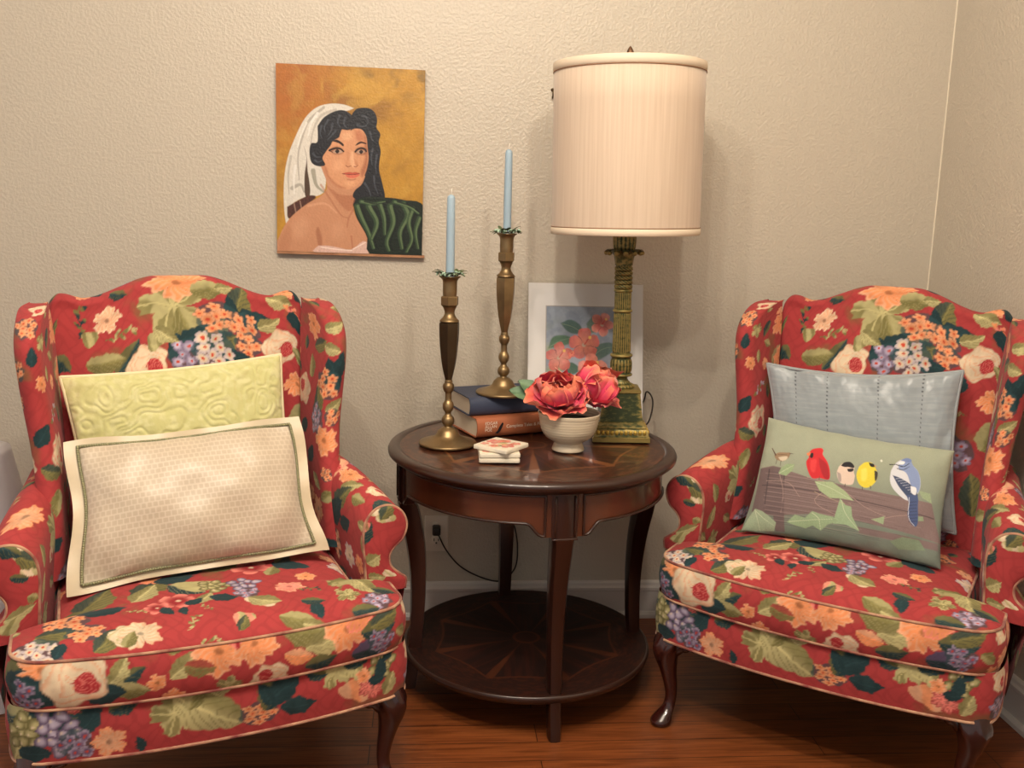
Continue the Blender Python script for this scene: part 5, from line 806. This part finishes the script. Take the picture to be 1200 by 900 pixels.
# ------------------------------------------------------------------ bowl of silk blooms
BC = (.087, -.470, .6700)
bowl = empty('footed_bowl', BC, 0, 'cream ribbed ceramic footed bowl holding pink-orange blooms', 'bowl')
CER = M('cream_glaze', (214, 200, 176), .28, spec=.5, coat=.3, vary=(6, (198, 182, 156), .8, (1, 1, 12)))
P = spl([(.001, .004), (.030, .004), (.0405, .0), (.042, .003), (.040, .010), (.037, .018), (.036, .022), (.046, .027), (.060, .037), (.070, .052), (.0752, .070), (.078, .088), (.0805, .0975), (.081, .100), (.0795, .101), (.0765, .096), (.072, .075), (.062, .050), (.045, .035), (.001, .032)], 120)
MB().lathe([(r*(1+.010*math.sin(z*900)*(1 if .03 < z < .094 and r > .04 else 0)), z) for r, z in P], 72).build('vessel', CER, bowl)
MB().lathe([(.001, .082), (.05, .080), (.0745, .078)], 40, amp=lambda t, z: .0*t).build('dark_filler', M('dark_moss', (34, 40, 32), .9, bump=[('noise', 200, 1)]), bowl)
PET = M('silk_petals', None, .65, attr=True, sheen=.3, spec=.3)
def petal(L, w, curl, cup, seed, ruf=.004):
    n, m = 26, 20; s, t = np.meshgrid(np.linspace(-1, 1, n), np.linspace(0, 1, m)); ww = w*np.sin(np.pi*np.clip(.12+.62*t, 0, 1))**.7*(1-.15*(t > .9)); a = curl*t**1.5
    x = s*ww; z = L*t*np.cos(a*.6)-.25*w*s**2*t*t; y = -L*t*np.sin(a*.6)*.9+cup*w*s**2; e = sm(.35, 1, t)*(.35+.65*np.abs(s)+.5*t)
    y = y+ruf*e*np.sin(s*6+seed*3)+ruf*.45*e*np.sin(s*15+seed); z = z+ruf*.6*e*np.cos(s*8+seed*2)
    tip = fbm(s*3+seed, t*3, seed); c = mixc(lin((222, 66, 104))+0*s[..., None], lin((240, 122, 92)), sm(.35, .95, t+.35*(tip-.5)-.25*((int(seed*7) % 3) == 0))); c = mixc(c, lin((250, 170, 130)), sm(.88, 1, t)*.5); c = c*(.86+.2*(np.sin(s*26+seed) > .3)*.6+.1*tip)[..., None]
    return np.stack([x, y, z], -1), c
def bloom(loc, axis, layers, lab, seed, scale=1):
    o = empty('silk_bloom', loc, 0, lab, 'flower', 'blooms in the cream bowl'); ax = np.array(axis)/np.linalg.norm(axis); e1 = np.cross(ax, (0, 1, .2)); e1 /= np.linalg.norm(e1); e2 = np.cross(ax, e1); rnd = random.Random(seed)
    for cnt, L, w, tilt, r0, off in layers:
        for i in range(cnt):
            a = 2*math.pi*(i+off)/cnt+rnd.uniform(-.15, .15); G, c = petal(L*rnd.uniform(.92, 1.08)*scale, w*scale, (rnd.uniform(-.5, -.1) if off == 0 else rnd.uniform(.5, 1.0)), -.55, rnd.uniform(0, 9), .0045*scale)
            th = tilt+rnd.uniform(-.1, .1); rad = math.cos(a)*e1+math.sin(a)*e2; tan = np.cross(ax, rad); up = ax*math.cos(th)+rad*math.sin(th); out = np.cross(tan, up)
            W_ = (G[..., :1]*tan+G[..., 1:2]*(-out)*-1+G[..., 2:]*up)+rad*r0*scale
            MB().grid(W_, c).build('petal', PET, o)
    return o
bloom((.060, -.474, .787), (-.10, -.50, .85), [(6, .088, .060, 1.0, .008, 0), (5, .088, .060, .82, .008, .5), (5, .076, .050, .52, .006, .2), (4, .060, .038, .26, .004, .6), (3, .046, .026, .1, .002, .1)], 'larger coral pink ruffled bloom at the front of the cream bowl', 5)
bloom((.140, -.444, .788), (.36, -.22, .90), [(4, .080, .056, .9, .008, 0), (4, .100, .062, .55, .008, .5), (4, .098, .052, .22, .005, .2), (3, .075, .034, .1, .002, .1)], 'taller magenta pink bloom leaning toward the lamp', 11)
SL = M('silk_leaf', (76, 110, 84), .6, vary=(30, (118, 146, 108), 1))
sl = empty('silk_leaf_spray', (.038, -.41, .782), 0, 'green silk leaves rising behind the coral bloom on its left', 'leaves')
for dx, dy, dz, L, w in ((-.9, .12, .42, .105, .030), (-.35, .2, .80, .070, .030), (-.65, .1, .62, .095, .026)):
    b = MB(); n = 12; d = np.array((dx, dy, dz)); d /= np.linalg.norm(d); s0 = np.cross(d, (0, -.6, .8)); s0 /= np.linalg.norm(s0); u = np.cross(s0, d); G = np.zeros((n, 7, 3))
    for i in range(n):
        q = i/(n-1)
        for j in range(7): k = (j-3)/3; G[i, j] = d*L*q+s0*w*k*math.sin(math.pi*(.04+.94*q))**.8*(1+.1*math.sin(q*30))+u*(.3*w*abs(k)-.3*L*q*q+.002*math.sin(q*20+k*5))
    b.grid(G).build('leaf', SL, sl)
